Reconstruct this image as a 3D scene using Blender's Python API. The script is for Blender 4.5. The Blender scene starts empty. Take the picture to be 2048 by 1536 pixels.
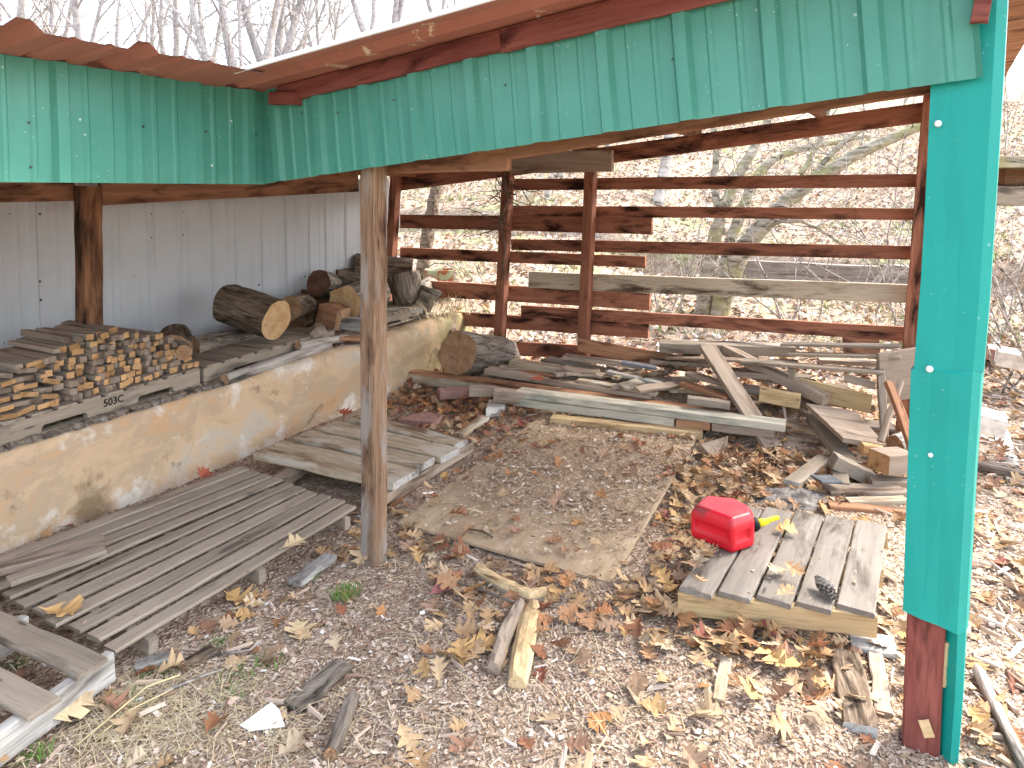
import bpy, bmesh, math, random
import numpy as np
from mathutils import Vector, Matrix, noise as mnoise
random.seed(7); RNG = np.random.default_rng(11)
D = bpy.data; SC = bpy.context.scene; COL = SC.collection
R = math.radians

# ------------------------------------------------------------------ camera
F = 1430.0; HOR = 390.0; PITCH = R(3.0); YAW = math.atan(0.592)
CAM = Vector((0, 0, 1.65)); PY0 = HOR + F*math.tan(PITCH)
cam = D.cameras.new('camera'); cam.sensor_width = 36; cam.lens = F/2048*36
cam.shift_y = -(768-PY0)/2048; cam.clip_start = .05; cam.clip_end = 600
co = D.objects.new('camera', cam); COL.objects.link(co)
co.location = CAM; co.rotation_euler = (R(90)-PITCH, 0, YAW); SC.camera = co
RT = Vector((math.cos(YAW), math.sin(YAW), 0)); FH = Vector((-math.sin(YAW), math.cos(YAW), 0))
FW = FH*math.cos(PITCH) - Vector((0, 0, math.sin(PITCH)))
UPV = FH*math.sin(PITCH) + Vector((0, 0, math.cos(PITCH)))
def ray(px, py): return FW + RT*((px-1024)/F) - UPV*((py-PY0)/F)
def Z(px, py, z=0.0):
    d = ray(px, py); return CAM + d*((z-CAM.z)/d.z)
def V(px, py, v):
    d = ray(px, py); return CAM + d*((v-CAM.y)/d.y)
def U(px, py, u):
    d = ray(px, py); return CAM + d*((u-CAM.x)/d.x)
def DP(px, py, dist):
    d = ray(px, py); return CAM + d*(dist/d.dot(FH))

# ------------------------------------------------------------------ terrain height
def sst(a, b, x):
    t = np.clip((x-a)/(b-a), 0, 1); return t*t*(3-2*t)
def wall_u(v): return -3.64-.104*(v-1.6)
def height(u, v):
    u = np.asarray(u, float); v = np.asarray(v, float)
    inside = np.where(v < 5.9, sst(-.04, -.14, u-wall_u(np.minimum(v, 5.8))), sst(.35, -.9, u-wall_u(5.8)))
    h = .49*inside + .13*sst(4.72, 5.1, v)*(1-sst(5.7, 5.95, v))*sst(-3.75, -3.2, u)*(1-sst(-.9, -.5, u))
    h = h + .1*np.clip(v-6.0, 0, 4.5) + .36*sst(10.5, 10.75, v) + .215*np.clip(v-10.6, 0, 32)
    h = h + .016*np.sin(u*2.1+v*1.3)*np.sin(v*2.7-u) + .01*np.sin(u*5.3+1)*np.sin(v*4.9)
    h = h + .12*np.sin(u*.5+2)*np.sin(v*.37)*sst(7, 12, v)
    return h
def H(p): return float(height(p[0], p[1]))

# ------------------------------------------------------------------ materials
class NT:
    def __init__(s, name):
        m = D.materials.new(name); m.use_nodes = True; s.m = m; s.t = m.node_tree; s.t.nodes.clear()
        s.out = s.n('ShaderNodeOutputMaterial'); s.b = s.n('ShaderNodeBsdfPrincipled'); s.l(s.b.outputs[0], s.out.inputs[0]); s.b.inputs['Specular IOR Level'].default_value = .12
    def n(s, typ, **kw):
        x = s.t.nodes.new(typ)
        for k, v in kw.items():
            if k.startswith('i_'): x.inputs[k[2:].replace('_', ' ')].default_value = v
            else: setattr(x, k, v)
        return x
    def l(s, a, b): s.t.links.new(a, b)
    def ramp(s, src, stops, interp='LINEAR'):
        r = s.n('ShaderNodeValToRGB'); e = r.color_ramp.elements; r.color_ramp.interpolation = interp
        while len(e) < len(stops): e.new(.5)
        for x, (p, c) in zip(e, stops):
            x.position = p; x.color = c if len(c) == 4 else (*c, 1)
        s.l(src, r.inputs[0]); return r.outputs[0]
    def math(s, op, a, b=None, clamp=False):
        x = s.n('ShaderNodeMath', operation=op, use_clamp=clamp)
        for i, q in enumerate((a, b)):
            if q is None: continue
            if isinstance(q, (int, float)): x.inputs[i].default_value = q
            else: s.l(q, x.inputs[i])
        return x.outputs[0]
    def mix(s, fac, a, b, mode='MIX'):
        x = s.n('ShaderNodeMix', data_type='RGBA', blend_type=mode)
        for i, q in ((0, fac), (6, a), (7, b)):
            if isinstance(q, (int, float)): x.inputs[i].default_value = q
            elif isinstance(q, tuple): x.inputs[i].default_value = (*q, 1)
            else: s.l(q, x.inputs[i])
        return x.outputs[2]
    def coord(s, scale=(1, 1, 1), rnd=True, gen='Object'):
        tc = s.n('ShaderNodeTexCoord'); mp = s.n('ShaderNodeMapping'); mp.inputs['Scale'].default_value = scale
        s.l(tc.outputs[gen], mp.inputs[0])
        if rnd:
            oi = s.n('ShaderNodeObjectInfo'); c = s.n('ShaderNodeCombineXYZ')
            k = s.math('MULTIPLY', oi.outputs['Random'], 57.0)
            for i in range(3): s.l(k, c.inputs[i])
            s.l(c.outputs[0], mp.inputs['Location'])
        return mp.outputs[0]
    def noise(s, vec, scale, detail=5, rough=.55, dist=0.0):
        x = s.n('ShaderNodeTexNoise'); x.inputs['Scale'].default_value = scale; x.inputs['Detail'].default_value = detail
        x.inputs['Roughness'].default_value = rough; x.inputs['Distortion'].default_value = dist
        s.l(vec, x.inputs['Vector']); return x.outputs[0]
    def voro(s, vec, scale, feat='F1', out='Distance'):
        x = s.n('ShaderNodeTexVoronoi', feature=feat); x.inputs['Scale'].default_value = scale
        s.l(vec, x.inputs['Vector']); return x.outputs[out]
    def bump(s, h, st=.3, dist=.01):
        x = s.n('ShaderNodeBump'); x.inputs['Strength'].default_value = st; x.inputs['Distance'].default_value = dist
        s.l(h, x.inputs['Height']); s.l(x.outputs[0], s.b.inputs['Normal'])
    def col(s, c):
        if isinstance(c, tuple): s.b.inputs['Base Color'].default_value = (*c, 1)
        else: s.l(c, s.b.inputs['Base Color'])
    def rough(s, v):
        if isinstance(v, (int, float)): s.b.inputs['Roughness'].default_value = v
        else: s.l(v, s.b.inputs['Roughness'])

def wood(name, c1, c2, dark=(.03, .018, .012), stain=.35, grain=28, vary=.35, pale=None, rough=.8, lines=.5):
    t = NT(name)
    v = t.coord((1.6, grain, grain))
    g = t.noise(v, 1.0, 7, .6, .7)
    c = t.ramp(g, [(.28, c1), (.5, tuple((a+b)/2 for a, b in zip(c1, c2))), (.72, c2)])
    g2 = t.noise(t.coord((5, grain*5, grain*5)), 1.0, 3, .6, .2)
    c = t.mix(t.ramp(g2, [(.34, (lines,)*3), (.46, (0,)*3)]), c, tuple(x*.5 for x in c1))
    v2 = t.coord((1.2, 5, 5))
    s = t.noise(v2, 1.6, 6, .62, .4)
    c = t.mix(t.ramp(s, [(.62-stain*.4, (0, 0, 0)), (.74-stain*.3, (1, 1, 1))]), c, dark)
    if pale:
        s2 = t.noise(t.coord((1, 4, 4)), 2.7, 6, .6, .3)
        c = t.mix(t.ramp(s2, [(.52, (0, 0, 0)), (.62, (.8, .8, .8))]), c, pale)
    kn = t.voro(t.coord((1.2, 6, 6)), 1.7)
    c = t.mix(t.ramp(kn, [(.03, (.85,)*3), (.075, (0,)*3)]), c, tuple(x*.3 for x in c1))
    oi = t.n('ShaderNodeObjectInfo')
    hs = t.n('ShaderNodeHueSaturation')
    t.l(t.math('ADD', t.math('MULTIPLY', oi.outputs['Random'], vary), 1-vary*.5), hs.inputs['Value'])
    t.l(c, hs.inputs['Color']); t.col(hs.outputs[0])
    t.rough(rough); t.bump(t.math('ADD', g, t.math('MULTIPLY', g2, .5)), .5, .004)
    return t.m

M = {}
M['rail'] = wood('red_brown_weathered_wood', (.24, .092, .055), (.40, .185, .115), (.030, .013, .010), .32, 26, .25)
M['rail_pale'] = wood('peeling_cream_painted_wood', (.46, .38, .27), (.62, .54, .42), (.08, .055, .035), .28, 18, .15)
M['beam'] = wood('brown_beam_wood', (.20, .092, .052), (.34, .18, .105), (.04, .018, .012), .32, 22, .25)
M['maroon'] = wood('maroon_painted_wood', (.17, .045, .036), (.27, .095, .075), (.05, .015, .012), .2, 18, .2, rough=.65)
M['post'] = wood('weathered_fir_post', (.15, .085, .05), (.33, .22, .14), (.055, .025, .016), .28, 30, .1, pale=(.28, .255, .225), lines=.85)
M['postdark'] = wood('stained_dark_post_gap_shade', (.15, .07, .038), (.30, .155, .08), (.012, .008, .006), .5, 22, .1)
M['grey'] = wood('grey_weathered_slat', (.24, .195, .145), (.37, .31, .24), (.10, .08, .062), .16, 20, .25, lines=.35)
M['greyl'] = wood('pale_grey_weathered_wood', (.28, .26, .23), (.52, .50, .46), (.09, .075, .06), .25, 24, .3)
M['tan'] = wood('tan_plank', (.31, .235, .15), (.52, .43, .30), (.16, .10, .055), .25, 20, .25, pale=(.5, .46, .38))
M['brown'] = wood('dull_brown_lumber', (.27, .205, .15), (.40, .32, .245), (.12, .08, .055), .22, 20, .3, lines=.35)
M['orange'] = wood('reddish_lumber', (.26, .125, .066), (.42, .235, .135), (.09, .04, .025), .3, 24, .25)
M['yellow'] = wood('fresh_yellow_wood', (.48, .33, .16), (.66, .51, .30), (.22, .12, .055), .22, 24, .25)
M['tie'] = wood('dark_railway_tie', (.20, .17, .14), (.36, .31, .265), (.09, .07, .055), .25, 18, .3)
M['slat_grey'] = wood('broad_grey_slat', (.165, .145, .12), (.265, .235, .20), (.08, .062, .048), .22, 14, .15, lines=.25)
M['green_beam'] = wood('treated_greenish_timber', (.46, .42, .32), (.58, .54, .44), (.27, .27, .22), .25, 14, .1)
M['end'] = wood('sawn_end_grain', (.40, .215, .09), (.56, .355, .175), (.19, .09, .04), .2, 5, .55)

def bark(name, c1, c2, sc=1.0, moss=None):
    t = NT(name)
    v = t.coord((4*sc, 26*sc, 26*sc)); n = t.noise(v, 1, 6, .65, .9)
    c = t.ramp(n, [(.36, tuple(x*.22 for x in c1)), (.5, c1), (.68, c2)])
    if moss:
        s = t.noise(t.coord((2, 2, 2)), 2, 4); c = t.mix(t.ramp(s, [(.5, (0,)*3), (.62, (.8,)*3)]), c, moss)
    t.col(c); t.rough(.9); t.bump(n, .9, .02); return t.m
M['bark'] = bark('rough_bark', (.145, .105, .072), (.30, .23, .17))
M['bark_grey'] = bark('grey_bark', (.20, .165, .13), (.36, .31, .26))
M['bark_moss'] = bark('mossy_bark', (.30, .27, .20), (.52, .47, .38), .6, (.30, .28, .13))
M['bark_pale'] = bark('pale_winter_bark', (.36, .32, .28), (.56, .52, .47), .4)
M['bark_far'] = bark('grey_brown_twig_bark', (.33, .30, .29), (.52, .48, .47), .4)
def cutface(name, c1, c2, c3):
    t = NT(name); tc = t.coord((1, 1, 1), rnd=False)
    w = t.n('ShaderNodeTexWave', wave_type='RINGS', rings_direction='X'); t.l(tc, w.inputs['Vector'])
    w.inputs['Scale'].default_value = 22; w.inputs['Distortion'].default_value = 3.0; w.inputs['Detail'].default_value = 3
    n = t.noise(t.coord((6, 9, 9)), 1.3, 6)
    c = t.mix(t.ramp(n, [(.35, (0,)*3), (.65, (1,)*3)]), c1, c2)
    c = t.mix(t.math('MULTIPLY', w.outputs[1], .28), c, c3)
    cr = t.noise(t.coord((3, 3, 3)), 3.1, 5, .6, 1.5); c = t.mix(t.ramp(cr, [(.30, (1,)*3), (.37, (0,)*3)]), c, tuple(x*.3 for x in c3))
    t.col(c); t.rough(.85); t.bump(n, .4, .01); return t.m
M['end_grey'] = wood('weathered_end_grain', (.20, .15, .11), (.34, .27, .21), (.08, .05, .035), .3, 5, .5)
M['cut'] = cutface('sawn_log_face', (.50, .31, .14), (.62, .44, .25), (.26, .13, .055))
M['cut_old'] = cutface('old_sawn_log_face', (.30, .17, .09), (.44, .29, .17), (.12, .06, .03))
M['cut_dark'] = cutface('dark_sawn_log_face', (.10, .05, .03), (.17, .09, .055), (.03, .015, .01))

def metal(name, c, c2, speck=(.75, .8, .75), r=.42, dens=.5, wear=None, metallic=0.0):
    t = NT(name); v = t.coord((1, 1, 1), rnd=False)
    n = t.noise(v, 2.2, 5, .6); col = t.mix(t.ramp(n, [(.3, (0,)*3), (.7, (1,)*3)]), c, c2)
    s = t.voro(v, 13); big = t.noise(v, 4.0, 2)
    m = t.math('MULTIPLY', t.ramp(s, [(.05, (1,)*3), (.08, (0,)*3)]), t.ramp(big, [(.5, (0,)*3), (.6, (1,)*3)]))
    s2 = t.voro(v, 41); m2 = t.math('MULTIPLY', t.ramp(s2, [(.06, (1,)*3), (.1, (0,)*3)]), t.ramp(t.noise(v, 5.1, 3), [(.48, (0,)*3), (.62, (1,)*3)]))
    col = t.mix(t.math('MULTIPLY', t.math('MAXIMUM', m, m2), dens), col, speck)
    if wear:
        w = t.noise(v, 7.5, 8, .72); z = t.noise(v, 1.3, 2)
        k = t.math('MULTIPLY', t.ramp(w, [(.60, (0,)*3), (.63, (1,)*3)]), t.ramp(z, [(.48, (0,)*3), (.58, (1,)*3)]))
        col = t.mix(k, col, wear)
    dirt = t.noise(t.coord((14, 14, 1.2), rnd=False), 1, 4); col = t.mix(t.ramp(dirt, [(.55, (0,)*3), (.8, (.3,)*3)]), col, tuple(x*.45 for x in c))
    t.col(col); t.rough(r); t.b.inputs['Metallic'].default_value = metallic; t.b.inputs['Specular IOR Level'].default_value = .3
    t.bump(t.noise(v, 3.0, 3), .12, .02); return t.m
M['green'] = metal('green_painted_steel', (.055, .235, .175), (.08, .285, .215), dens=.7, r=.4)
M['teal'] = metal('teal_painted_trim', (.002, .25, .21), (.005, .295, .25), dens=.3, r=.5)
M['white'] = metal('off_white_steel', (.47, .49, .50), (.54, .56, .575), (.05, .04, .035), .5, .8)
M['rust'] = metal('rust_red_primer_steel', (.33, .13, .095), (.40, .175, .13), (.6, .5, .38), .6, .2, wear=(.62, .52, .38))
M['silver'] = metal('bright_galvanised_steel', (.75, .78, .80), (.85, .87, .88), (.6, .6, .6), .35, .3)
def plain(name, c, r=.5, metallic=0, var=.0):
    t = NT(name)
    if var:
        n = t.noise(t.coord((1, 1, 1)), 14, 5); t.col(t.mix(t.ramp(n, [(.35, (0,)*3), (.65, (1,)*3)]), tuple(x*(1-var) for x in c), tuple(min(1, x*(1+var)) for x in c))); t.bump(n, .3, .005)
    else: t.col(c)
    t.rough(r); t.b.inputs['Metallic'].default_value = metallic; return t.m
M['screw'] = plain('dull_screw', (.10, .12, .11), .5, .4)
M['screww'] = plain('white_screw_cap', (.8, .8, .78), .4)
M['ink'] = plain('black_stencil_ink', (.015, .015, .015), .7)
M['collar'] = plain('black_plastic', (.012, .012, .012), .5)
M['spout'] = plain('yellow_plastic', (.78, .66, .02), .4, 0, .08)
M['paper'] = plain('white_paper', (.85, .85, .84), .7, 0, .04)
M['stone'] = plain('pale_stone', (.62, .58, .52), .9, 0, .25)
M['slate'] = plain('blue_grey_slate', (.11, .115, .125), .6, 0, .2)
M['brick'] = plain('dusty_red_brick', (.34, .20, .17), .9, 0, .2)
M['vine'] = plain('dead_vine', (.17, .115, .085), .9, 0, .3)
t = NT('red_fuel_can_plastic'); n = t.noise(t.coord((1, 1, 1), rnd=False), 9, 7, .7)
tc = t.n('ShaderNodeTexCoord'); sp = t.n('ShaderNodeSeparateXYZ'); t.l(tc.outputs['Object'], sp.inputs[0])
k = t.math('MULTIPLY', t.ramp(n, [(.42, (0,)*3), (.62, (.85,)*3)]), t.ramp(sp.outputs[2], [(.09, (.10,)*3), (.14, (1,)*3)]))
t.col(t.mix(k, (.68, .008, .022), (.16, .045, .045))); t.rough(.38); t.b.inputs['Specular IOR Level'].default_value = .5; M['can'] = t.m
# stained, efflorescent concrete
t = NT('ochre_stained_concrete'); v = t.coord((1, 1, 1), rnd=False, gen='Object')
n1 = t.noise(t.coord((1, .6, 1.2), rnd=False), 2.6, 10, .66, .35); c = t.ramp(n1, [(.28, (.44, .255, .135)), (.40, (.54, .345, .195)), (.47, (.46, .345, .23)), (.54, (.58, .405, .25)), (.64, (.52, .43, .325)), (.74, (.44, .405, .335))])
sp = t.n('ShaderNodeSeparateXYZ'); t.l(v, sp.inputs[0])
n2 = t.noise(v, 5.0, 9, .7)
lowm = t.math('ADD', t.ramp(sp.outputs[2], [(.0, (.17,)*3), (.26, (0,)*3)]), n2)
hi = t.math('ADD', lowm, t.ramp(sp.outputs[2], [(.43, (0,)*3), (.49, (.075,)*3)]))
c = t.mix(t.ramp(hi, [(.60, (0,)*3), (.74, (.85,)*3)]), c, (.72, .67, .59))
dk = t.noise(v, 3.1, 10, .75, .3); c = t.mix(t.ramp(dk, [(.61, (0,)*3), (.66, (.6,)*3)]), c, (.17, .125, .08))
mo = t.math('MULTIPLY', t.ramp(sp.outputs[1], [(.0, (0,)*3), (1.0, (1,)*3)]), t.ramp(t.noise(v, 4.2, 6, .65), [(.42, (0,)*3), (.6, (.8,)*3)]))
fy = t.math('SUBTRACT', sp.outputs[1], 2.5, True); mo = t.math('MULTIPLY', fy, t.ramp(t.noise(v, 4.2, 6, .65), [(.36, (0,)*3), (.55, (1,)*3)]), True)
c = t.mix(t.math('MULTIPLY', mo, .75), c, (.20, .20, .085))

gp_ = t.n('ShaderNodeNewGeometry')
def stain_at(p, rad, colr, k, zs=.7):
    global c
    sb = t.n('ShaderNodeVectorMath', operation='SUBTRACT'); t.l(gp_.outputs['Position'], sb.inputs[0]); sb.inputs[1].default_value = p
    ml = t.n('ShaderNodeVectorMath', operation='MULTIPLY'); t.l(sb.outputs[0], ml.inputs[0]); ml.inputs[1].default_value = (1, 1, zs)
    ln = t.n('ShaderNodeVectorMath', operation='LENGTH'); t.l(ml.outputs[0], ln.inputs[0])
    q = t.math('ADD', t.math('DIVIDE', ln.outputs['Value'], rad), t.math('MULTIPLY', t.noise(v, 11, 8, .75), 1.5))
    c = t.mix(t.ramp(t.math('MULTIPLY', q, .5), [(.52, (k,)*3), (.72, (0,)*3)]), c, colr)
def on_wall(px, py):
    d = ray(px, py); n_ = Vector((1, .104, 0)); return CAM+d*((Vector((-3.64, 1.6, 0))-CAM).dot(n_)/d.dot(n_))
stain_at(on_wall(172, 1030), .19, (.22, .15, .085), .9, .5); stain_at(on_wall(166, 962), .06, (.11, .09, .055), .8, .5)
stain_at(on_wall(628, 762), .07, (.11, .10, .09), .8, 1.2); stain_at(on_wall(545, 820), .05, (.13, .10, .08), .7, .8); stain_at(on_wall(330, 1010), .22, (.72, .67, .60), .6, .9)
stain_at(on_wall(240, 1050), .16, (.74, .69, .62), .6, .7)
cr = t.n('ShaderNodeTexVoronoi', feature='DISTANCE_TO_EDGE'); cr.inputs['Scale'].default_value = .9
wv = t.n('ShaderNodeVectorMath', operation='ADD'); nn = t.n('ShaderNodeTexNoise'); nn.inputs['Scale'].default_value = 5; nn.inputs['Detail'].default_value = 6; t.l(v, nn.inputs['Vector'])
sc_ = t.n('ShaderNodeVectorMath', operation='SCALE'); sc_.inputs['Scale'].default_value = .35; t.l(nn.outputs[1], sc_.inputs[0]); t.l(v, wv.inputs[0]); t.l(sc_.outputs[0], wv.inputs[1]); t.l(wv.outputs[0], cr.inputs['Vector'])
c = t.mix(t.ramp(cr.outputs[0], [(.001, (.22,)*3), (.003, (0,)*3)]), c, (.12, .075, .045))
t.col(c); t.rough(.9); t.bump(t.math('ADD', n2, t.noise(v, 30, 4)), .4, .012); M['concrete'] = t.m
# plywood
t = NT('weathered_plywood'); v = t.coord((.9, 7, 1), rnd=False); n = t.noise(v, 1.0, 8, .62, 1.6)
c = t.ramp(n, [(.3, (.36, .26, .155)), (.5, (.48, .365, .235)), (.68, (.58, .46, .31))])
w = t.n('ShaderNodeTexWave', wave_type='BANDS', bands_direction='Y'); t.l(t.coord((.5, 1, 1), rnd=False), w.inputs['Vector']); w.inputs['Scale'].default_value = 9; w.inputs['Distortion'].default_value = 9; w.inputs['Detail'].default_value = 2; w.inputs['Detail Scale'].default_value = .6
c = t.mix(t.ramp(w.outputs[1], [(.0, (.3,)*3), (.10, (0,)*3)]), c, (.27, .19, .12))
dn = t.noise(t.coord((1.2, 1.2, 1), rnd=False), 3.2, 9, .66); c = t.mix(t.ramp(dn, [(.44, (0,)*3), (.54, (.5,)*3)]), c, (.36, .26, .175))
t.col(c); t.rough(.85); t.bump(n, .2, .004); M['ply'] = t.m
# island-random materials for litter
def island(name, stops, rough=.8, trans=0, noise_amt=.3):
    t = NT(name); g = t.n('ShaderNodeNewGeometry')
    c = t.ramp(g.outputs['Random Per Island'], stops)
    n = t.noise(t.coord((1, 1, 1), rnd=False), 55, 3)
    c = t.mix(t.ramp(n, [(.35, (noise_amt,)*3), (.6, (0,)*3)]), c, (.10, .06, .035))
    t.col(c); t.rough(rough)
    return t.m
M['leaf'] = island('dry_oak_leaf', [(0, (.38, .235, .115)), (.14, (.48, .325, .18)), (.27, (.55, .395, .235)), (.40, (.34, .17, .08)), (.5, (.54, .43, .29)), (.6, (.22, .085, .05)), (.7, (.43, .265, .135)), (.8, (.50, .31, .13)), (.9, (.31, .20, .135)), (1, (.42, .29, .17))], .6, 0, .2)
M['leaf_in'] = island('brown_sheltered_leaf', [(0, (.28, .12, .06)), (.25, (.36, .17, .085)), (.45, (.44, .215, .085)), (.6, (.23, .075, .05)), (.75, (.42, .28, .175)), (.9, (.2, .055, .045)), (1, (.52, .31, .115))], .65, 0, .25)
M['leaf_hill'] = island('pale_hill_leaf', [(0, (.36, .26, .19)), (.2, (.58, .52, .46)), (.4, (.24, .15, .10)), (.55, (.68, .64, .60)), (.7, (.17, .12, .09)), (.85, (.42, .25, .15)), (1, (.50, .45, .39))], .7, 0, .2)
M['chip'] = island('wood_chip', [(0, (.51, .38, .28)), (.2, (.63, .51, .405)), (.34, (.21, .13, .09)), (.45, (.40, .27, .19)), (.55, (.67, .57, .47)), (.7, (.44, .31, .22)), (.86, (.62, .47, .325)), (1, (.84, .79, .73))], .9, 0, .12)
M['chip_dark'] = island('brown_bark_chip', [(0, (.27, .18, .11)), (.3, (.43, .31, .205)), (.45, (.12, .075, .05)), (.6, (.52, .40, .28)), (.8, (.35, .235, .15)), (1, (.66, .56, .43))], .9, 0, .15)
M['chip_pale'] = island('bleached_stick', [(0, (.62, .53, .44)), (.3, (.74, .67, .59)), (.5, (.46, .35, .27)), (.7, (.80, .74, .67)), (.85, (.58, .44, .31)), (1, (.38, .28, .21))], .9)
M['straw'] = island('dry_straw', [(0, (.62, .50, .28)), (.5, (.72, .62, .42)), (1, (.46, .34, .18))], .8, 0, .05)
M['grass'] = island('green_grass', [(0, (.10, .20, .035)), (.5, (.16, .27, .06)), (1, (.07, .15, .04))], .7, 0, .05)
# ground
t = NT('littered_soil'); v = t.coord((1, 1, 1), rnd=False)
n = t.noise(v, 2.1, 8, .62); c = t.ramp(n, [(.3, (.32, .215, .15)), (.5, (.46, .335, .25)), (.7, (.55, .435, .345))])
vo = t.n('ShaderNodeTexVoronoi'); vo.inputs['Scale'].default_value = 60
wv = t.n('ShaderNodeVectorMath', operation='ADD'); nn = t.n('ShaderNodeTexNoise'); nn.inputs['Scale'].default_value = 16; t.l(v, nn.inputs['Vector'])
sc_ = t.n('ShaderNodeVectorMath', operation='SCALE'); sc_.inputs['Scale'].default_value = .09; t.l(nn.outputs[1], sc_.inputs[0]); t.l(v, wv.inputs[0]); t.l(sc_.outputs[0], wv.inputs[1]); t.l(wv.outputs[0], vo.inputs['Vector'])
cc = t.ramp(vo.outputs['Color'], [(.15, (.17, .11, .075)), (.35, (.41, .295, .20)), (.5, (.55, .44, .32)), (.66, (.67, .58, .47)), (.8, (.33, .22, .14))])
c = t.mix(.62, c, cc); c = t.mix(t.ramp(vo.outputs['Distance'], [(.5, (0,)*3), (.8, (.5,)*3)]), c, (.12, .08, .055))
mo = t.noise(v, .9, 6, .6); sp = t.n('ShaderNodeSeparateXYZ'); t.l(v, sp.inputs[0])
c = t.mix(t.math('MULTIPLY', t.ramp(mo, [(.52, (0,)*3), (.6, (.75,)*3)]), t.ramp(t.math('MULTIPLY', sp.outputs[1], .02), [(.14, (0,)*3), (.18, (1,)*3)])), c, (.34, .36, .17))
t.col(c); t.rough(.95); t.bump(t.math('ADD', vo.outputs['Distance'], n), .8, .02); M['soil'] = t.m

# ------------------------------------------------------------------ mesh helpers
class MB:
    def __init__(s): s.v = []; s.f = []; s.mi = []; s.smooth = []
    def add(s, vs, fs, mi=0, sm=False):
        o = len(s.v); s.v += [tuple(x) for x in vs]
        for f in fs:
            s.f.append([i+o for i in f]); s.mi.append(mi); s.smooth.append(sm)
        return s
    def board(s, L, W, T, mat=None, ch=.004, n=5, jit=.0015, bow=0., mi=0, emi=None, skew=0.):
        """chamfered, slightly uneven board; length on x"""
        ch = min(ch, W*.2, T*.3)
        prof = [(-W/2+ch, -T/2), (W/2-ch, -T/2), (W/2, -T/2+ch), (W/2, T/2-ch), (W/2-ch, T/2), (-W/2+ch, T/2), (-W/2, T/2-ch), (-W/2, -T/2+ch)]
        vs = []; fs = []; es = []
        for i in range(n+1):
            q = i/n; x = (q-.5)*L
            dy = random.uniform(-jit, jit); dz = random.uniform(-jit, jit) + bow*(1-(2*q-1)**2)
            for (y, z) in prof:
                e = 0
                if i in (0, n): e = skew*(y/W) + random.uniform(-1, 1)*jit
                vs.append(Vector((x+e, y+dy+random.uniform(-jit, jit)*.4, z+dz+random.uniform(-jit, jit)*.4)))
        for i in range(n):
            for j in range(8):
                a = i*8+j; b = i*8+(j+1) % 8; fs.append((a, b, b+8, a+8))
        es = [tuple(range(7, -1, -1)), tuple(n*8+j for j in range(8))]
        if mat is not None: vs = [mat @ x for x in vs]
        s.add(vs, fs, mi); o = len(s.v)-len(vs)
        for e in es:
            s.f.append([i+o for i in e]); s.mi.append(mi if emi is None else emi); s.smooth.append(False)
        return s
    def tube(s, pts, rad, n=6, mi=0, cap=True, wob=0.):
        pts = [Vector(p) for p in pts]; k = len(pts); vs = []; fs = []
        prev = None
        for i, p in enumerate(pts):
            tg = (pts[min(i+1, k-1)]-pts[max(i-1, 0)]).normalized()
            if prev is None:
                a = Vector((0, 0, 1)) if abs(tg.z) < .9 else Vector((1, 0, 0)); x = tg.cross(a).normalized()
            else: x = (prev-tg*prev.dot(tg)).normalized()
            prev = x; y = tg.cross(x)
            r = rad[i] if isinstance(rad, (list, tuple)) else rad
            for j in range(n):
                a = 2*math.pi*j/n; q = r*(1+random.uniform(-wob, wob)); vs.append(p+x*(math.cos(a)*q)+y*(math.sin(a)*q))
        for i in range(k-1):
            for j in range(n):
                a = i*n+j; b = i*n+(j+1) % n; fs.append((a, b, b+n, a+n))
        if cap: fs += [tuple(range(n-1, -1, -1)), tuple((k-1)*n+j for j in range(n))]
        return s.add(vs, fs, mi, True)
    def prism(s, top, depth, mi=0, dirv=None):
        """polygon of 3-d points (seen from outside) pushed back by depth along dirv"""
        top = [Vector(p) for p in top]; nrm = Vector((0, 0, 0)); k = len(top)
        for i in range(k): nrm += (top[i]-top[0]).cross(top[(i+1) % k]-top[0])
        nrm.normalize(); d = (dirv if dirv is not None else -nrm*depth)
        if (d.dot(nrm)) > 0: top.reverse()
        bot = [p+d for p in top]
        fs = [tuple(range(k)), tuple(range(2*k-1, k-1, -1))] + [(i, i+k, (i+1) % k+k, (i+1) % k) for i in range(k)]
        return s.add(top+bot, fs, mi)
    def build(s, name, mats, parent=None, mw=None, recenter=True):
        me = D.meshes.new(name)
        vs = s.v; loc = Vector((0, 0, 0))
        if mw is None and recenter and vs:
            a = np.array(vs); lo = a.min(0); hi = a.max(0); loc = Vector(((lo[0]+hi[0])/2, (lo[1]+hi[1])/2, lo[2]))
            vs = (a-np.array(loc)).tolist()
        me.from_pydata(vs, [], s.f)
        if not isinstance(mats, (list, tuple)): mats = [mats]
        for m in mats: me.materials.append(M[m] if isinstance(m, str) else m)
        me.polygons.foreach_set('material_index', s.mi); me.polygons.foreach_set('use_smooth', s.smooth); me.update()
        o = D.objects.new(name, me); COL.objects.link(o)
        w = mw if mw is not None else Matrix.Translation(loc)
        o.matrix_world = w
        if parent is not None: adopt(o, parent, w)
        WM[o.name] = w.copy()
        return o
WM = {}
def adopt(o, parent, w):
    o.parent = parent; o.matrix_parent_inverse = WM[parent.name].inverted(); o.matrix_basis = w
def empty(name, loc, label, cat, group=None):
    o = D.objects.new(name, None); COL.objects.link(o); o.location = loc; o.empty_display_size = .1
    WM[o.name] = Matrix.Translation(Vector(loc)); tag(o, label, cat, group); return o
def tag(o, label, cat, group=None, kind=None):
    if label: o['label'] = label
    if cat: o['category'] = cat
    if group: o['group'] = group
    if kind: o['kind'] = kind
    return o
def struct(o): o['kind'] = 'structure'; return o
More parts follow.
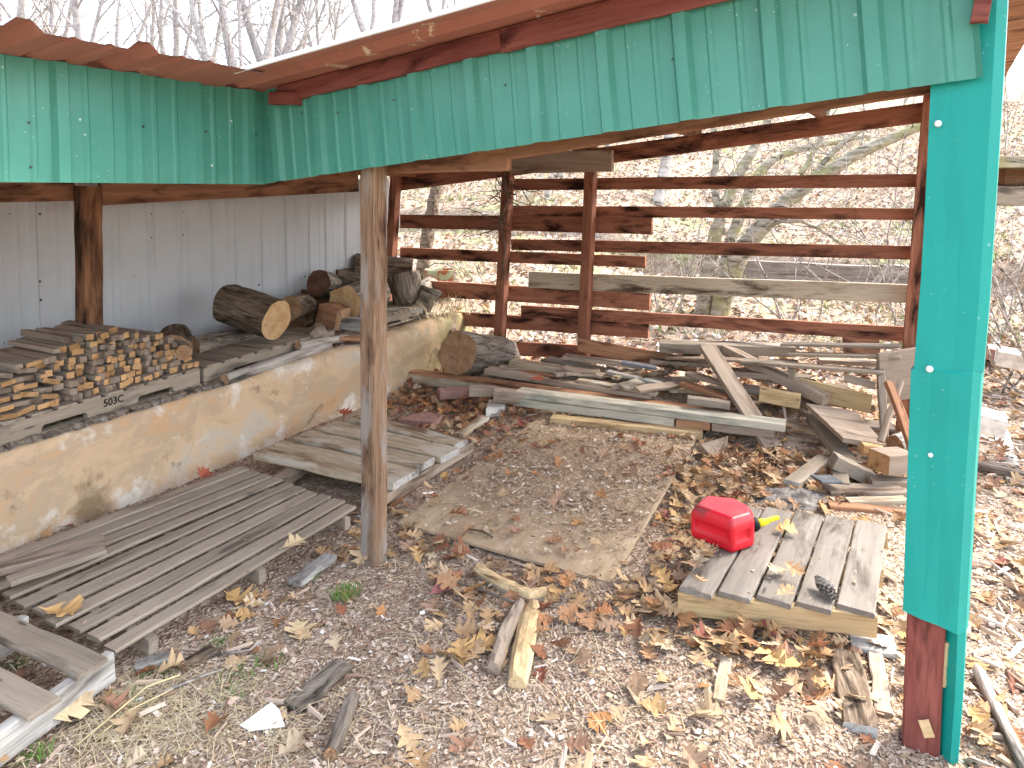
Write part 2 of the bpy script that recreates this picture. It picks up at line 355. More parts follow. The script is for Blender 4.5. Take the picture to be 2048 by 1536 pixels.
def frame(A, B, W, T, roll=0., anchor='edge', side=None):
    A = Vector(A); B = Vector(B); x = (B-A); L = x.length; x.normalize()
    y = Vector((0, 0, 1)).cross(x)
    if y.length < 1e-3: y = RT.copy()
    y.normalize()
    ref = side if side is not None else (A+B)/2-CAM
    if y.dot(Vector(ref)) < 0: y = -y; 
    z = x.cross(y)
    if z.z < 0: z = -z; x = -x
    m3 = Matrix((x, y, z)).transposed()
    m3 = m3 @ Matrix.Rotation(roll, 3, 'X')
    y = m3.col[1]; z = m3.col[2]
    c = (A+B)/2
    if anchor == 'edge': c = c + y*(W/2) - z*(T/2)
    elif anchor == 'mid': c = c - z*(T/2)
    elif anchor == 'front': c = c + y*(W/2)
    m = m3.to_4x4(); m.translation = c
    return m, L
def plank(name, A, B, W, T, mat, label=None, cat='board', group=None, parent=None, roll=0., anchor='edge', emat=None, bow=0., jit=.0015, n=6, side=None, skew=0., ch=.004):
    m, L = frame(A, B, W, T, roll, anchor, side)
    mb = MB().board(L, W, T, None, ch, n, jit, bow, 0, 1 if emat else None, skew)
    o = mb.build(name, [mat]+([emat] if emat else []), parent, m)
    if label: tag(o, label, cat, group)
    return o
def log_obj(name, A, B, r, mats, label=None, cat='log', group=None, parent=None, seg=28, rings=9, rough=.035, r2=None, parts=True):
    A = Vector(A); B = Vector(B); x = B-A; L = x.length; x.normalize()
    y = x.orthogonal().normalized(); z = x.cross(y); m = Matrix((x, y, z)).transposed().to_4x4(); m.translation = (A+B)/2
    r2 = r2 or r; sd = random.uniform(0, 50); vs = []; fs = []
    for i in range(rings+1):
        q = i/rings; rr = r+(r2-r)*q
        for j in range(seg):
            a = 2*math.pi*j/seg; ca, sa = math.cos(a), math.sin(a)
            k = 1+.06*mnoise.noise(Vector((ca*1.2+sd, sa*1.2, q*.8)))*2 + rough*1.3*mnoise.noise(Vector((ca*5+sd, sa*5, q*3)))+rough*mnoise.noise(Vector((ca*11+sd, sa*11, q*7)))
            vs.append(((q-.5)*L+(.012*mnoise.noise(Vector((ca+sd, sa, 3))) if i in (0, rings) else 0), ca*rr*k, sa*rr*k))
    for i in range(rings):
        for j in range(seg):
            a = i*seg+j; b = i*seg+(j+1) % seg; fs.append((a, b, b+seg, a+seg))
    mb = MB().add(vs, fs, 0, True)
    o = mb.build(name, mats[0], parent, m)
    if label: tag(o, label, cat, group)
    for e in (0, rings):
        ring = [Vector(vs[e*seg+j]) for j in range(seg)]; c = sum(ring, Vector())/seg
        cv = [c]; cf = []
        for s_ in (.35, .7, .93): cv += [c+(p-c)*s_+Vector((random.uniform(-1, 1)*.0025, 0, 0)) for p in ring]
        cv += [p*1.0+Vector(((-.001 if e == 0 else .001), 0, 0)) for p in ring]
        for j in range(seg): cf.append((0, 1+j, 1+(j+1) % seg))
        for q in range(3):
            for j in range(seg):
                a = 1+q*seg+j; b = 1+q*seg+(j+1) % seg; cf.append((a, a+seg, b+seg, b))
        if e == 0: cf = [tuple(reversed(f)) for f in cf]
        MB().add(cv, cf, 0, False).build('cut_face', mats[1], o, m)
    return o
def fastmesh(name, verts, faces, mats, loc=(0, 0, 0), smooth=False, mi=None):
    me = D.meshes.new(name); nv = len(verts); nf, k = faces.shape
    me.vertices.add(nv); me.vertices.foreach_set('co', np.ascontiguousarray(verts, np.float32).ravel())
    me.loops.add(nf*k); me.loops.foreach_set('vertex_index', np.ascontiguousarray(faces, np.int32).ravel())
    me.polygons.add(nf); me.polygons.foreach_set('loop_start', np.arange(0, nf*k, k, dtype=np.int32))
    for m in mats: me.materials.append(M[m])
    if mi is not None: me.polygons.foreach_set('material_index', np.ascontiguousarray(mi, np.int32))
    me.polygons.foreach_set('use_smooth', np.full(nf, smooth))
    me.update(calc_edges=True); me.validate()
    o = D.objects.new(name, me); COL.objects.link(o); o.location = loc; WM[o.name] = Matrix.Translation(Vector(loc)); return o
# ------------------------------------------------------------------ setting
us = np.concatenate([np.arange(-70, -9, 2.5), np.arange(-9, 7, .1), np.arange(7, 75, 2.5)])
vs_ = np.concatenate([np.arange(-8, -1, .7), np.arange(-1, 11.5, .1), np.arange(11.5, 90, 1.5)])
GU, GV = np.meshgrid(us, vs_, indexing='ij'); nu, nv = GU.shape
ver = np.stack([GU.ravel(), GV.ravel(), height(GU, GV).ravel()], 1)
ii = np.arange((nu-1)*nv).reshape(nu-1, nv)[:, :-1].ravel()
ground = fastmesh('ground', ver, np.stack([ii, ii+nv, ii+nv+1, ii+1], 1), ['soil'], smooth=True); struct(ground)

# low concrete retaining wall (a little skewed to the shed)
wa = Z(0, 1120, 0); wb = Z(830, 770, 0); wd = (wb-wa).normalized(); wn = Vector((-wd.y, wd.x, 0))
def WL(s, off=0., z=0.): return Vector((wa.x, wa.y, 0))+wd*s+wn*off+Vector((0, 0, z))
wend = (5.86-wa.y)/wd.y
mb = MB(); ns = 60; s0 = -3.4; prof = [(.012, 0), (.006, .12), (.004, .25), (.0, .38), (.004, .462), (.03, .492), (.10, .497), (.2, .494), (.2, 0)]
vv = []; ff = []
for i in range(ns+1):
    s = s0+(wend-s0)*i/ns
    for (o_, z_) in prof:
        n_ = mnoise.noise(Vector((s*1.7, z_*4, 2)))*.012
        flare = .10*max(0, 1-z_/.14)**2*max(0, 1-abs(s-(wb-wa).length-.05)/.25)
        vv.append(WL(s, o_+n_-flare, z_-(.0 if z_ else .06)+ (mnoise.noise(Vector((s*6, o_*9, 7)))*.006 if z_ > .4 else 0)))
k = len(prof)
for i in range(ns):
    for j in range(k-1): ff.append((i*k+j, (i+1)*k+j, (i+1)*k+j+1, i*k+j+1))
mb.add(vv, ff, 0, True); mb.add(vv[-k:], [tuple(range(k))]); mb.add(vv[:k], [tuple(range(k-1, -1, -1))])
cw = mb.build('retaining_wall', 'concrete')
tag(cw, 'low ochre-stained concrete retaining wall with white efflorescence below the firewood ledge', 'wall')
# short formwork pegs sticking out of the wall
# ------------------------------------------------------------------ the shed
def roof(u): return 2.42+.1*u
FV = 2.335                       # front plane of the right fascia
shed = empty('woodshed', (-2.1, 2.4, 0), 'open-fronted wooden woodshed with green ribbed metal fascia and rust red eaves', 'shed')
def ribbed(name, A, B, hts, out, mat, parent, pitch=.275, start=.1, major=.019, minor=.006, rows=7, rake=None, dent=.003, flip=False, edge_drop=None):
    """ribbed sheet whose lower edge runs A to B; hts(s)->height vector"""
    A = Vector(A); B = Vector(B); L = (B-A).length; d = (B-A)/L; out = Vector(out).normalized()
    prof = [(0, 0)]; s = start
    while s < L+pitch:
        for (c, kind) in ((s, 1), (s+pitch/3, 0), (s+2*pitch/3, 0)):
            if kind: prof += [(c-.034, 0), (c-.02, major), (c+.02, major), (c+.034, 0)]
            else: prof += [(c-.014, 0), (c-.006, minor), (c+.006, minor), (c+.014, 0)]
        s += pitch
    prof = [p for p in prof if p[0] < L]+[(L, 0)]
    vv = []; ff = []
    for (s, o_) in prof:
        h = hts(s)
        for r in range(rows):
            q = r/(rows-1)
            dn = dent*mnoise.noise(Vector((s*2.2, q*1.6, A.z*3+A.x)))*2
            vv.append(A+d*s+h*q+out*(o_+dn))
    for i in range(len(prof)-1):
        for r in range(rows-1):
            a = i*rows+r; q = (a, a+rows, a+rows+1, a+1); ff.append(q if not flip else tuple(reversed(q)))
    nvv = len(vv); back = [p-out*.0012 for p in vv]; bf = [tuple(i+nvv for i in reversed(f)) for f in ff]
    rim = []
    for i in range(len(prof)-1):
        a = i*rows; rim.append((a, a+nvv, a+rows+nvv, a+rows)); b = a+rows-1; rim.append((b, b+rows, b+rows+nvv, b+nvv))
    return MB().add(vv+back, ff+bf+rim).build(name, mat, parent)
# right fascia: bottom edge follows the rake
fb0 = Vector((-2.752, FV, U(548, 368, -2.752).z)); fb1 = V(1966, 154, FV)
tilt = Vector((-.094, 0, 1)).normalized()
def fh_r(s):
    u = fb0.x+(fb1-fb0).normalized().x*s; zb = fb0.z+(fb1.z-fb0.z)*(s/(fb1-fb0).length)
    return tilt*((roof(u)-.015-zb)/tilt.z)
fas_r = ribbed('siding_panel', fb0, fb1, fh_r, (0, -1, 0), 'green', shed, .277, .115, .024)
fas_r['label'] = 'green ribbed fascia over the open bay'
# left fascia along the ledge bay, faces +u
FUx = -2.755
lb0 = Vector((FUx, -1.2, U(0, 373, FUx).z)); lb1 = Vector((FUx, FV+.004, U(549, 369, FUx).z))
fas_l = ribbed('siding_panel', lb1, lb0, lambda s: Vector((0, 0, roof(FUx)-.03-lb0.z)), (1, 0, 0), 'green', shed, .277, .09, .024, flip=True)
fas_l['label'] = 'green ribbed fascia over the ledge bay'
def screw(p, out, r=.008, parent=None, mat='screw'):
    bm = bmesh.new(); bmesh.ops.create_uvsphere(bm, u_segments=8, v_segments=5, radius=r)
    me = D.meshes.new('screw'); bm.to_mesh(me); bm.free(); me.materials.append(M[mat])
    o = D.objects.new('screw', me); COL.objects.link(o); w = Matrix.Translation(Vector(p)); WM[o.name] = w; adopt(o, parent, w)
for (x, y) in ((58, 245), (134, 254), (287, 253), (413, 263), (512, 270), (62, 334)):
    screw(U(x, y, FUx+.006), 0, .0052, fas_l)
for (x, y) in ((604, 226), (675, 225), (787, 200), (1210, 95), (735, 330), (1345, 118), (1010, 170)):
    screw(V(x, y, FV-.006), 0, .0045, fas_r)
# roof sheets: rust underside, bright top.  ribs run along u
def roof_sheet(u0, u1, v0, v1, first, nm, dz=0., trim=True):
    prof = [(v0, 0)]; c = first
    while c < v1+.4:
        if c > 1.8 and dz < 0: break
        prof += [(c-.06, 0), (c-.022, .034), (c+.022, .034), (c+.06, 0), (c+.13, 0), (c+.15, .008), (c+.17, 0), (c+.25, 0), (c+.27, .008), (c+.29, 0)]; c += .39
    prof = sorted(p for p in prof if v0 <= p[0] < v1)+[(v1, 0)]
    nu_ = 14; vv = []; ff = []
    for (v, o_) in prof:
        for i in range(nu_+1):
            u = u0+(u1-u0)*i/nu_; w_ = .008*mnoise.noise(Vector((u*1.5, v*2, 5)))
            vv.append((u, v, roof(u)+o_+w_+dz))
    for a in range(len(prof)-1):
        for i in range(nu_):
            b = a*(nu_+1)+i; ff.append((b, b+nu_+1, b+nu_+2, b+1))
    n0 = len(vv); low = [(x, y, z-.003) for (x, y, z) in vv]
    m_ = MB().add(vv, [tuple(reversed(f)) for f in ff], 0); m_.add(low, ff, 1)
    return m_, prof
RV = 2.0
m1, _ = roof_sheet(-5.1, .37, RV, 6.25, RV+.15, 'r')
rs = m1.build('roof_sheet', ['silver', 'rust'], shed)
m2, pr2 = roof_sheet(-5.1, -2.44, -1.2, RV+.09, 1.16-.39*6, 'l', -.012)
rs2 = m2.build('roof_sheet', ['silver', 'rust'], shed)
# bright rolled drip edge on the rake
et = MB()
for (u0, u1) in ((-2.52, -1.2), (-1.2, .37)):
    L = u1-u0; mm, l_ = frame((u0, RV-.006, roof(u0)+.006), (u1, RV-.006, roof(u1)+.006), .012, .026, 0, 'mid'); et.board(l_, .014, .017, mm, .003, 6, .001)
et.build('drip_edge', 'silver', shed)
# maroon trim boards under the overhang, butted along the rake
segs = [(-2.62, -1.42, .08, .0), (-1.415, -.2, .09, .004), (-.195, .1, .09, 0)]
for (u0, u1, h, dv) in segs:
    plank('trim_board', (u0, FV-.034-dv, roof(u0)-.010), (u1, FV-.034-dv, roof(u1)-.010), .03, h, 'maroon', parent=shed, n=8, jit=.003)
# blocks under / at the end of the trim
def blockpx(x0, y0, x1, y1, v, dep, mat, nm, parent, **kw):
    a = V(x0, (y0+y1)/2, v); b = V(x1, (y0+y1)/2, v); h = abs(V(x0, y0, v).z-V(x0, y1, v).z)
    a.z += h/2; b.z += h/2
    return plank(nm, a, b, dep, h, mat, parent=parent, n=2, **kw)
blockpx(537, 183, 588, 208, FV-.055, .05, 'maroon', 'trim_block', shed)
blockpx(1953, -30, 1989, 41, FV-.052, .045, 'maroon', 'trim_block', shed)

# posts ----------------------------------------------------------------------
def post(name, top, bot, w, d, mat, parent=shed, yaw=0., n=10, jit=.002, label=None):
    A = Vector(bot); B = Vector(top); x = (B-A); L = x.length; x.normalize()
    y = Vector((math.cos(yaw), math.sin(yaw), 0)); y = (y-x*y.dot(x)).normalized(); z = x.cross(y)
    m = Matrix((x, y, z)).transposed().to_4x4(); m.translation = (A+B)/2
    o = MB().board(L, w, d, None, .006, n, jit).build(name, mat, parent, m)
    if label: o['label'] = label
    return o
pb = Z(748, 1143, 0); pt = V(748, 330, pb.y+.0)
PY_ = max(pb.y+.03, FV+.075)
pt = V(748, 345, PY_); pb = V(748, 1120, PY_)
post('post', (pt.x, PY_, 1.95), (pb.x, PY_, -.05), .088, .088, 'post', label='round-shouldered weathered timber post at the open corner')
# green-clad corner post at the right
c_t = V(1835, 300, 2.44); c_b = Z(1826, 1560, 0.0)
def on_front(px, py, v=2.372): return V(px, py, v)
f0 = on_front(1858, 215); f1 = on_front(1801, 1500)
ax = (f0-f1).normalized()
g_b = f1+ax*((-.05-f1.z)/ax.z)+Vector((.052, .056, 0)); g_t = f1+ax*((2.3-f1.z)/ax.z)+Vector((.052, .056, 0))
gp = post('post', g_t, g_b, .100, .100, 'maroon', label='maroon painted corner post with its foot bare')
# teal trim sheet over that post
L_ = [(1868, -60), (1866, 60), (1862, 165), (1851, 400), (1842, 560), (1828, 738), (1822, 742), (1815, 950), (1806, 1220)]
R_ = [(1996, -60), (1993, 20), (1985, 165), (1968, 440), (1958, 600), (1946, 742), (1945, 750), (1931, 960), (1914, 1268)]
fl = MB(); vv = []; TV = 2.366
for i, (l, r) in enumerate(zip(L_, R_)):
    a = on_front(*l, v=TV); b = on_front(*r, v=TV)
    k_ = .004 if i >= 6 else 0
    wob = .004*math.sin(i*1.7)
    pts = [a+Vector((0, .05, 0)), a+Vector((0, -k_, 0)), a.lerp(b, .33)+Vector((0, -k_-wob, 0)), a.lerp(b, .66)+Vector((0, -k_+wob, 0)), b+Vector((0, -k_, 0)),
           b+Vector((.026-.004*(i > 5), .022, 0)), b+Vector((.030, .06, 0)), b+Vector((.030, .12, 0))]
    vv += pts
k = 8; ff = []
for i in range(len(L_)-1):
    if i == 5:
        pass
    for j in range(k-1): ff.append((i*k+j, (i+1)*k+j, (i+1)*k+j+1, i*k+j+1))
fl.add(vv, ff, 0); back = [Vector(p)+Vector((-.0005, .0016, 0)) for p in vv]; fl.add(back, [tuple(reversed(f)) for f in ff])
# bent tongue at the foot and flange running on to the ground
a, b = vv[(len(L_)-1)*k+1], vv[(len(L_)-1)*k+4]
trim = fl.build('corner_trim', 'teal', gp)
fl2 = MB(); fr = [(1914, 1268), (1908, 1400), (1899, 1520), (1896, 1600)]; vv2 = []
for (x, y) in fr:
    b = on_front(x, y, TV); vv2 += [b+Vector((-.035, .05, 0)), b+Vector((.002, .004, 0)), b+Vector((.022, .02, 0)), b+Vector((.028, .09, 0))]
ff2 = [(i*4+j, (i+1)*4+j, (i+1)*4+j+1, i*4+j+1) for i in range(3) for j in range(3)]
fl2.add(vv2, ff2); fl2.add([Vector(p)+Vector((-.0008, .0015, 0)) for p in vv2], [tuple(reversed(f)) for f in ff2])
fl2.build('trim_flange', 'teal', gp)
for (x, y, r) in ((1876, 247, .010), (1859, 738, .010), (1861, 910, .007)): screw(on_front(x, y, TV-.007), 0, r, trim, 'screww')
sp_ = on_front(1886, 1280, 2.40); sq_ = on_front(1880, 1370, 2.40)
post('wood_strip', sp_, sq_, .03, .02, 'yellow', gp)
plank('paint_chip', on_front(1836, 1440, 2.356), on_front(1856, 1440, 2.356), .004, .05, 'yellow', parent=gp, n=2)

# ledge-bay post
post('post', Vector((-4.22, 1.95, 1.7)) if False else U(176, 372, -4.25), U(178, 700, -4.25)-Vector((0, 0, .28)), .115, .105, 'postdark', label='dark stained post behind the stacked offcuts')
# white steel wall behind the ledge
WU = -4.86
_e1 = U(636, 450, WU).y; _e2 = U(447, 450, WU).y
ww = None
for k_, (va, vb) in enumerate(((5.72, _e1-.02), (_e1, _e2-.02), (_e2, -1.6))):
    sheet = ribbed('wall_sheet', (WU+.009*k_, va, .40), (WU+.009*k_, vb, .40), lambda s: Vector((0, 0, 1.40)), (1, 0, 0), 'white', shed, .262, .10, major=.012, minor=.0014, rows=4, flip=True)
    if k_ == 2: ww = sheet
for (x, y) in ((233, 430), (302, 428), (366, 424), (302, 475), (366, 470), (80, 563), (82, 600), (518, 570), (425, 425), (80, 428), (610, 553), (60, 672)):
    screw(U(x, y, WU+.024), 0, .008, ww)
def board_v(name, pts, v, T, mat, parent=shed, **kw):
    """board standing in plane v; pts = left-top, left-bottom, right-top, right-bottom pixels"""
    lt, lb, rt, rb = [V(x, y, v) for (x, y) in pts]
    m_ = MB(); n = 10; vv = []; ff = []
    jj = lambda: random.uniform(-.0018, .0018)
    for i in range(n+1):
        q = i/n; t_ = lt.lerp(rt, q)+Vector((0, jj(), jj())); b_ = lb.lerp(rb, q)+Vector((0, jj(), jj())); c = .004
        vv += [b_+Vector((0, 0, c)), t_-Vector((0, 0, c)), t_+Vector((0, c, 0)), t_+Vector((0, T-c, 0)), t_+Vector((0, T, -c)), b_+Vector((0, T, c)), b_+Vector((0, T-c, 0)), b_+Vector((0, c, 0))]
    for i in range(n):
        for j in range(8): ff.append((i*8+j, i*8+(j+1) % 8, (i+1)*8+(j+1) % 8, (i+1)*8+j))
    ff += [tuple(range(7, -1, -1)), tuple(n*8+j for j in range(8))]
    # local frame along the board so that the grain follows it
    x = ((rt+rb)-(lt+lb)).normalized(); y = Vector((0, 1, 0)); z = x.cross(y).normalized(); y = z.cross(x)
    mw = Matrix((x, y, z)).transposed().to_4x4(); mw.translation = (lt+lb+rt+rb)/4; inv = mw.inverted()
    m_.add([inv @ p for p in vv], ff)
    return m_.build(name, mat, parent, mw)
# beams of the ledge bay and the rear
LB = -4.30
def board_u(name, pts, u, T, mat, parent=shed):
    lt, lb, rt, rb = [U(x, y, u) for (x, y) in pts]
    A = (lt+lb)/2; B = (rt+rb)/2; h = ((lt-lb).length+(rt-rb).length)/2
    A.z += h/2; B.z += h/2
    return plank(name, A, B, T, h, mat, parent=parent, n=10, side=Vector((-1, 0, 0)))
board_u('beam', ((-60, 345), (-60, 408), (150, 352), (150, 400)), LB, .05, 'beam')
board_u('beam', ((203, 345), (203, 411), (716, 338), (716, 383)), LB-.09, .045, 'beam')
board_v('beam', ((800, 351), (800, 381), (1862, 202), (1862, 242)), 5.70, .045, 'rail')   # sloping rear beam
board_v('beam', ((1012, 255), (1012, 318), (1866, 120), (1866, 184)), 2.46, .04, 'beam')
board_v('beam', ((776, 300), (776, 347), (1014, 280), (1014, 342)), 2.48, .04, 'beam')
board_v('cross_board', ((1020, 303), (1020, 347), (1222, 300), (1222, 343)), 5.52, .06, 'brown')
for u in (-.02, -.74, -1.68, -2.6, -3.55, -4.5):
    plank('joist', (u, 2.52, roof(u)-.012), (u, 5.85, roof(u)-.012), .04, .128, 'beam', parent=shed, n=8, anchor='mid')
plank('joist', (-2.80, 2.35, roof(-2.8)-.03), (-2.80, -1.2, roof(-2.8)-.03), .04, .09, 'beam', parent=shed, anchor='mid')
# right-hand roof soffit boards and side rafter
for i in range(12):
    v0 = 2.15+.33*i
    plank('soffit_board', (.135, v0+.163, roof(.135)-.006), (.372, v0+.163, roof(.37)-.006), .322, .02, 'orange', parent=shed, anchor='mid', n=2)
# rear posts
def post_v(px_t, px_b, v, w, d, mat, zb=None, label=None):
    t_ = V(*px_t, v); b_ = V(*px_b, v); ax = (t_-b_).normalized()
    if zb is not None: b_ = b_+ax*((zb-b_.z)/ax.z)
    return post('post', t_, b_, w, d, mat, label=label)
post_v((1018, 318), (1001, 640), 5.62, .09, .09, 'rail', -.05, 'rear post wrapped in dead vine')
post_v((1183, 318), (1170, 640), 5.62, .09, .09, 'rail', -.05)
post_v((793, 335), (783, 500), 5.64, .09, .09, 'rail', .35)
post_v((1862, 190), (1824, 640), 5.62, .09, .09, 'rail', -.05)
# rails of the slatted rear wall
RL = 5.72
def rail(x0, a0, b0, x1, a1, b1, mat='rail', v=RL, T=.036): return board_v('rail', ((x0, a0), (x0, b0), (x1, a1), (x1, b1)), v, T, mat)
rail(1022, 358, 381, 1880, 347, 374)
rail(1022, 411, 432, 1880, 417, 441)
rail(800, 429, 456, 1303, 435, 469)
rail(1022, 478, 500, 1880, 493, 521)
rail(800, 495, 517, 1290, 513, 536)
r_ = rail(1057, 543, 577, 1880, 572, 609, 'rail_pale'); r_['label'] = 'cream painted rail with peeling paint'
rail(845, 561, 592, 1299, 588, 621)
rail(1042, 611, 632, 1880, 658, 688, 'rail')
rail(905, 623, 650, 1296, 648, 677)
rail(840, 674, 700, 1290, 697, 726)
# ------------------------------------------------------------------ loose things
def pallet(label, NL, NR, FR, FL, n, gap, T, sh, dirn='nf', stringers=(.05, .5, .95), mat='grey', smat='grey', sw=.035, group='old wooden pallets', name='pallet', slat_off=None, front_label=None, emat=None, kind='pallet', inset=0., skip=()):
    NL, NR, FR, FL = [Vector(p) for p in (NL, NR, FR, FL)]
    c = (NL+NR+FR+FL)/4; zt = c.z
    root = empty(name, (c.x, c.y, zt-T-sh), label, kind, group)
    if dirn == 'lr': A0, A1, B0, B1 = NL, FL, NR, FR      # slats run left to right
    else: A0, A1, B0, B1 = NL, NR, FL, FR                 # slats run near to far
    for i in range(n):
        if i in skip: continue
        g = gap*random.uniform(.75, 1.25); q0 = i/n+g/2/n; q1 = (i+1)/n-g/2/n; q = (q0+q1)/2
        a = A0.lerp(A1, q); b = B0.lerp(B1, q); w = ((A0-A1).length+(B0-B1).length)/2*(q1-q0)
        d = (b-a).normalized(); a = a-d*(random.uniform(-.01, .012)+(slat_off[i] if slat_off else 0)); b = b+d*random.uniform(-.01, .012)
        dz = Vector((0, 0, random.uniform(-.003, .002)))
        plank('slat', a+dz, b+dz, w, T, mat, parent=root, anchor='mid', n=8, jit=.002, emat=emat, bow=random.uniform(-.002, .002), roll=R(random.uniform(-1, 1)))
    for q in stringers:
        a = A0.lerp(B0, q); b = A1.lerp(B1, q); z_ = Vector((0, 0, -T-.001)); d = (b-a).normalized()*inset
        plank('stringer', a+z_+d, b+z_-d, sw, sh, smat, parent=root, anchor='mid', n=6, jit=.002)
    return root
# long slatted pallet on the floor
random.seed(21)
pl1 = pallet('long grey pallet of narrow slats lying on the ground along the concrete wall', Z(-95, 1140, .095), Z(240, 1306, .095), Z(718, 1013, .095), Z(478, 932, .095), 10, .30, .016, .06, 'nf', (.10, .5, .93), 'grey', 'grey', group='old wooden pallets')
# broken pallet in the near left corner
_fr = Z(238, 1300, .14); _d1 = (Z(42, 1440, .14)-_fr).normalized(); _d2 = (Z(-90, 1163, .14)-_fr).normalized()
CP = [_fr+_d1*.90+_d2*1.0, _fr+_d1*.90, _fr, _fr+_d2*1.0]
pl2 = pallet('pale grey pallet with wide gaps between cross boards in the near left corner', *CP, 5, .450, .018, .10, 'lr', (.02, .48, .95), 'grey', 'greyl', sw=.04, skip=())
# grey broken board on the long pallet, bark strip by the wall
plank('broken_board', Z(22, 1165, .16), Z(214, 1100, .16), .075, .02, 'grey', 'splintered grey board end lying on the long slatted pallet by the wall', 'board')
plank('bark_strip', Z(-40, 1150, .15), Z(212, 1086, .15), .10, .03, 'brown', 'rough brown plank wedged between the long slatted pallet and the concrete wall', 'board')
# platform of thick boards behind the centre post
root = empty('platform', Z(700, 930, 0), 'low platform of four thick pale planks standing behind the centre post', 'platform')
zt = .14
for (a, b, w) in (((500, 925), (790, 990), .29), ((578, 886), (826, 945), .16), ((632, 866), (872, 923), .15), ((682, 844), (928, 897), .13)):
    pass
tops = [((492, 912), (800, 968), (825, 935), (580, 876)), ((584, 874), (836, 937), (868, 912), (627, 860)), ((634, 858), (876, 915), (925, 893), (678, 840)), ((684, 838), (905, 889), (936, 880), (742, 826))]
for q4 in tops:
    NL, NR, FR, FL = [Z(x, y, zt) for (x, y) in q4]
    w = ((FL-NL).dot(Vector((0, 1, 0)))+(FR-NR).dot(Vector((0, 1, 0))))/2
    plank('plank', (NL+FL)/2, (NR+FR)/2, w*.86, .04, 'tan', parent=root, anchor='mid', n=8, jit=.003, emat='greyl')
A = Z(742, 1002, .098); B = Z(940, 882, .098); plank('bearer', A, B, .06, .06, 'brown', parent=root, anchor='mid')
A = Z(560, 952, .098); B = Z(715, 852, .098); plank('bearer', A, B, .08, .06, 'brown', parent=root, anchor='mid')
plank('dark_timber', Z(765, 1020, .05), Z(905, 908, .05), .07, .05, 'postdark', 'dark rotten timber lying under the right edge of the plank platform', 'timber', anchor='edge')
# plywood sheet
PW = [Z(795, 1045, .02), Z(1222, 1166, .02), Z(1330, 985, .02), Z(1098, 822, .02)]
pnl = PW[0]; dir_ = (PW[3]-PW[0]).normalized(); pnr = PW[1]; ex = (pnr-pnl)
mb = MB(); L = 2.40; nn_ = 12; vv = []; ff = []
for i in range(nn_+1):
    for j in range(7):
        p = pnl+ex*(j/6)+dir_*(L*i/nn_); vv.append(p+Vector((0, 0, .004*mnoise.noise(p*2)+.004)))
for i in range(nn_):
    for j in range(6): a = i*7+j; ff.append((a, a+1, a+8, a+7))
nb = len(vv); rim = [(j, j+nb, j+1+nb, j+1) for j in range(6)]+[(nn_*7+j, nn_*7+j+1, nn_*7+j+1+nb, nn_*7+j+nb) for j in range(6)]
rim += [(i*7, (i+1)*7, (i+1)*7+nb, i*7+nb) for i in range(nn_)]+[(i*7+6, i*7+6+nb, (i+1)*7+6+nb, (i+1)*7+6) for i in range(nn_)]
m4 = Matrix((dir_, Vector((0, 0, 1)).cross(dir_), Vector((0, 0, 1)))).transposed().to_4x4(); m4.translation = pnl+ex*.5+dir_*1.2; inv = m4.inverted()
mb.add([inv @ p for p in vv]+[inv @ (p-Vector((0, 0, .013))) for p in vv], ff+[tuple(x+nb for x in reversed(f)) for f in ff]+rim)
tag(mb.build('plywood_sheet', 'ply', None, m4), 'weathered tan plywood sheet lying on the ground and half covered with wood chips', 'plywood')
# pallet with the fuel can
PT = .15
pz_ = [Z(1352, 1178, PT), Z(1752, 1222, PT), Z(1776, 1046, PT), Z(1470, 1008, PT)]
pl3 = pallet('small pallet of five broad grey slats under the red fuel can', *pz_, 5, .11, .02, .085, 'nf', (.03, .5, .95), 'slat_grey', 'yellow', sw=.036)

# red fuel can
can = empty('fuel_can', Z(1447, 1106, PT), 'red plastic fuel can with yellow spout lying on the pallet of broad slats', 'fuel can')
cc = Z(1448, 1088, PT)
fp = [(-.132, .055), (.008, -.095), (.118, -.035), (.138, .045), (.09, .14), (-.04, .175)]
bm = bmesh.new()
def ringv(sc, z, sh=(0, 0)): return [bm.verts.new(cc+RT*(x*sc+sh[0])+FH*(y*sc+sh[1])+Vector((0, 0, z))) for (x, y) in fp]
r0 = ringv(.93, .002); r1 = ringv(1.0, .022); r2 = ringv(1.0, .116); r3 = ringv(.84, .152)
for (a, b) in ((r0, r1), (r1, r2), (r2, r3)):
    for i in range(6): bm.faces.new((a[i], a[(i+1) % 6], b[(i+1) % 6], b[i]))
bm.faces.new(list(reversed(r0))); bm.faces.new(r3); bm.normal_update()
side = [f for f in bm.faces if any(v in r1 for v in f.verts) and any(v in r2 for v in f.verts)]
bmesh.ops.bevel(bm, geom=[e for e in bm.edges], offset=.011, segments=3, affect='EDGES', profile=.6)
bm.normal_update()
big = sorted([f for f in bm.faces if abs(f.normal.z) < .3], key=lambda f: -f.calc_area())[:4]
rs_ = bmesh.ops.inset_individual(bm, faces=big, thickness=.018, depth=0)
bmesh.ops.inset_individual(bm, faces=big, thickness=.005, depth=-.011)
o_ = cc.copy()
for v in bm.verts: v.co -= o_
me = D.meshes.new('body'); bm.to_mesh(me); bm.free(); me.materials.append(M['can'])
for p in me.polygons: p.use_smooth = True
ob = D.objects.new('body', me); COL.objects.link(ob); w = Matrix.Translation(o_); WM[ob.name] = w; adopt(ob, can, w)
md = ob.modifiers.new('w', 'WEIGHTED_NORMAL')
s0_ = cc+RT*.128+FH*.02+Vector((0, 0, .075)); s1_ = cc+RT*.245+FH*.03+Vector((0, 0, .104))
sd = (s1_-s0_).normalized()
MB().tube([s0_-sd*.02, s0_+sd*.012, s0_+sd*.026], [.03, .03, .024], 16).build('collar', 'collar', can)
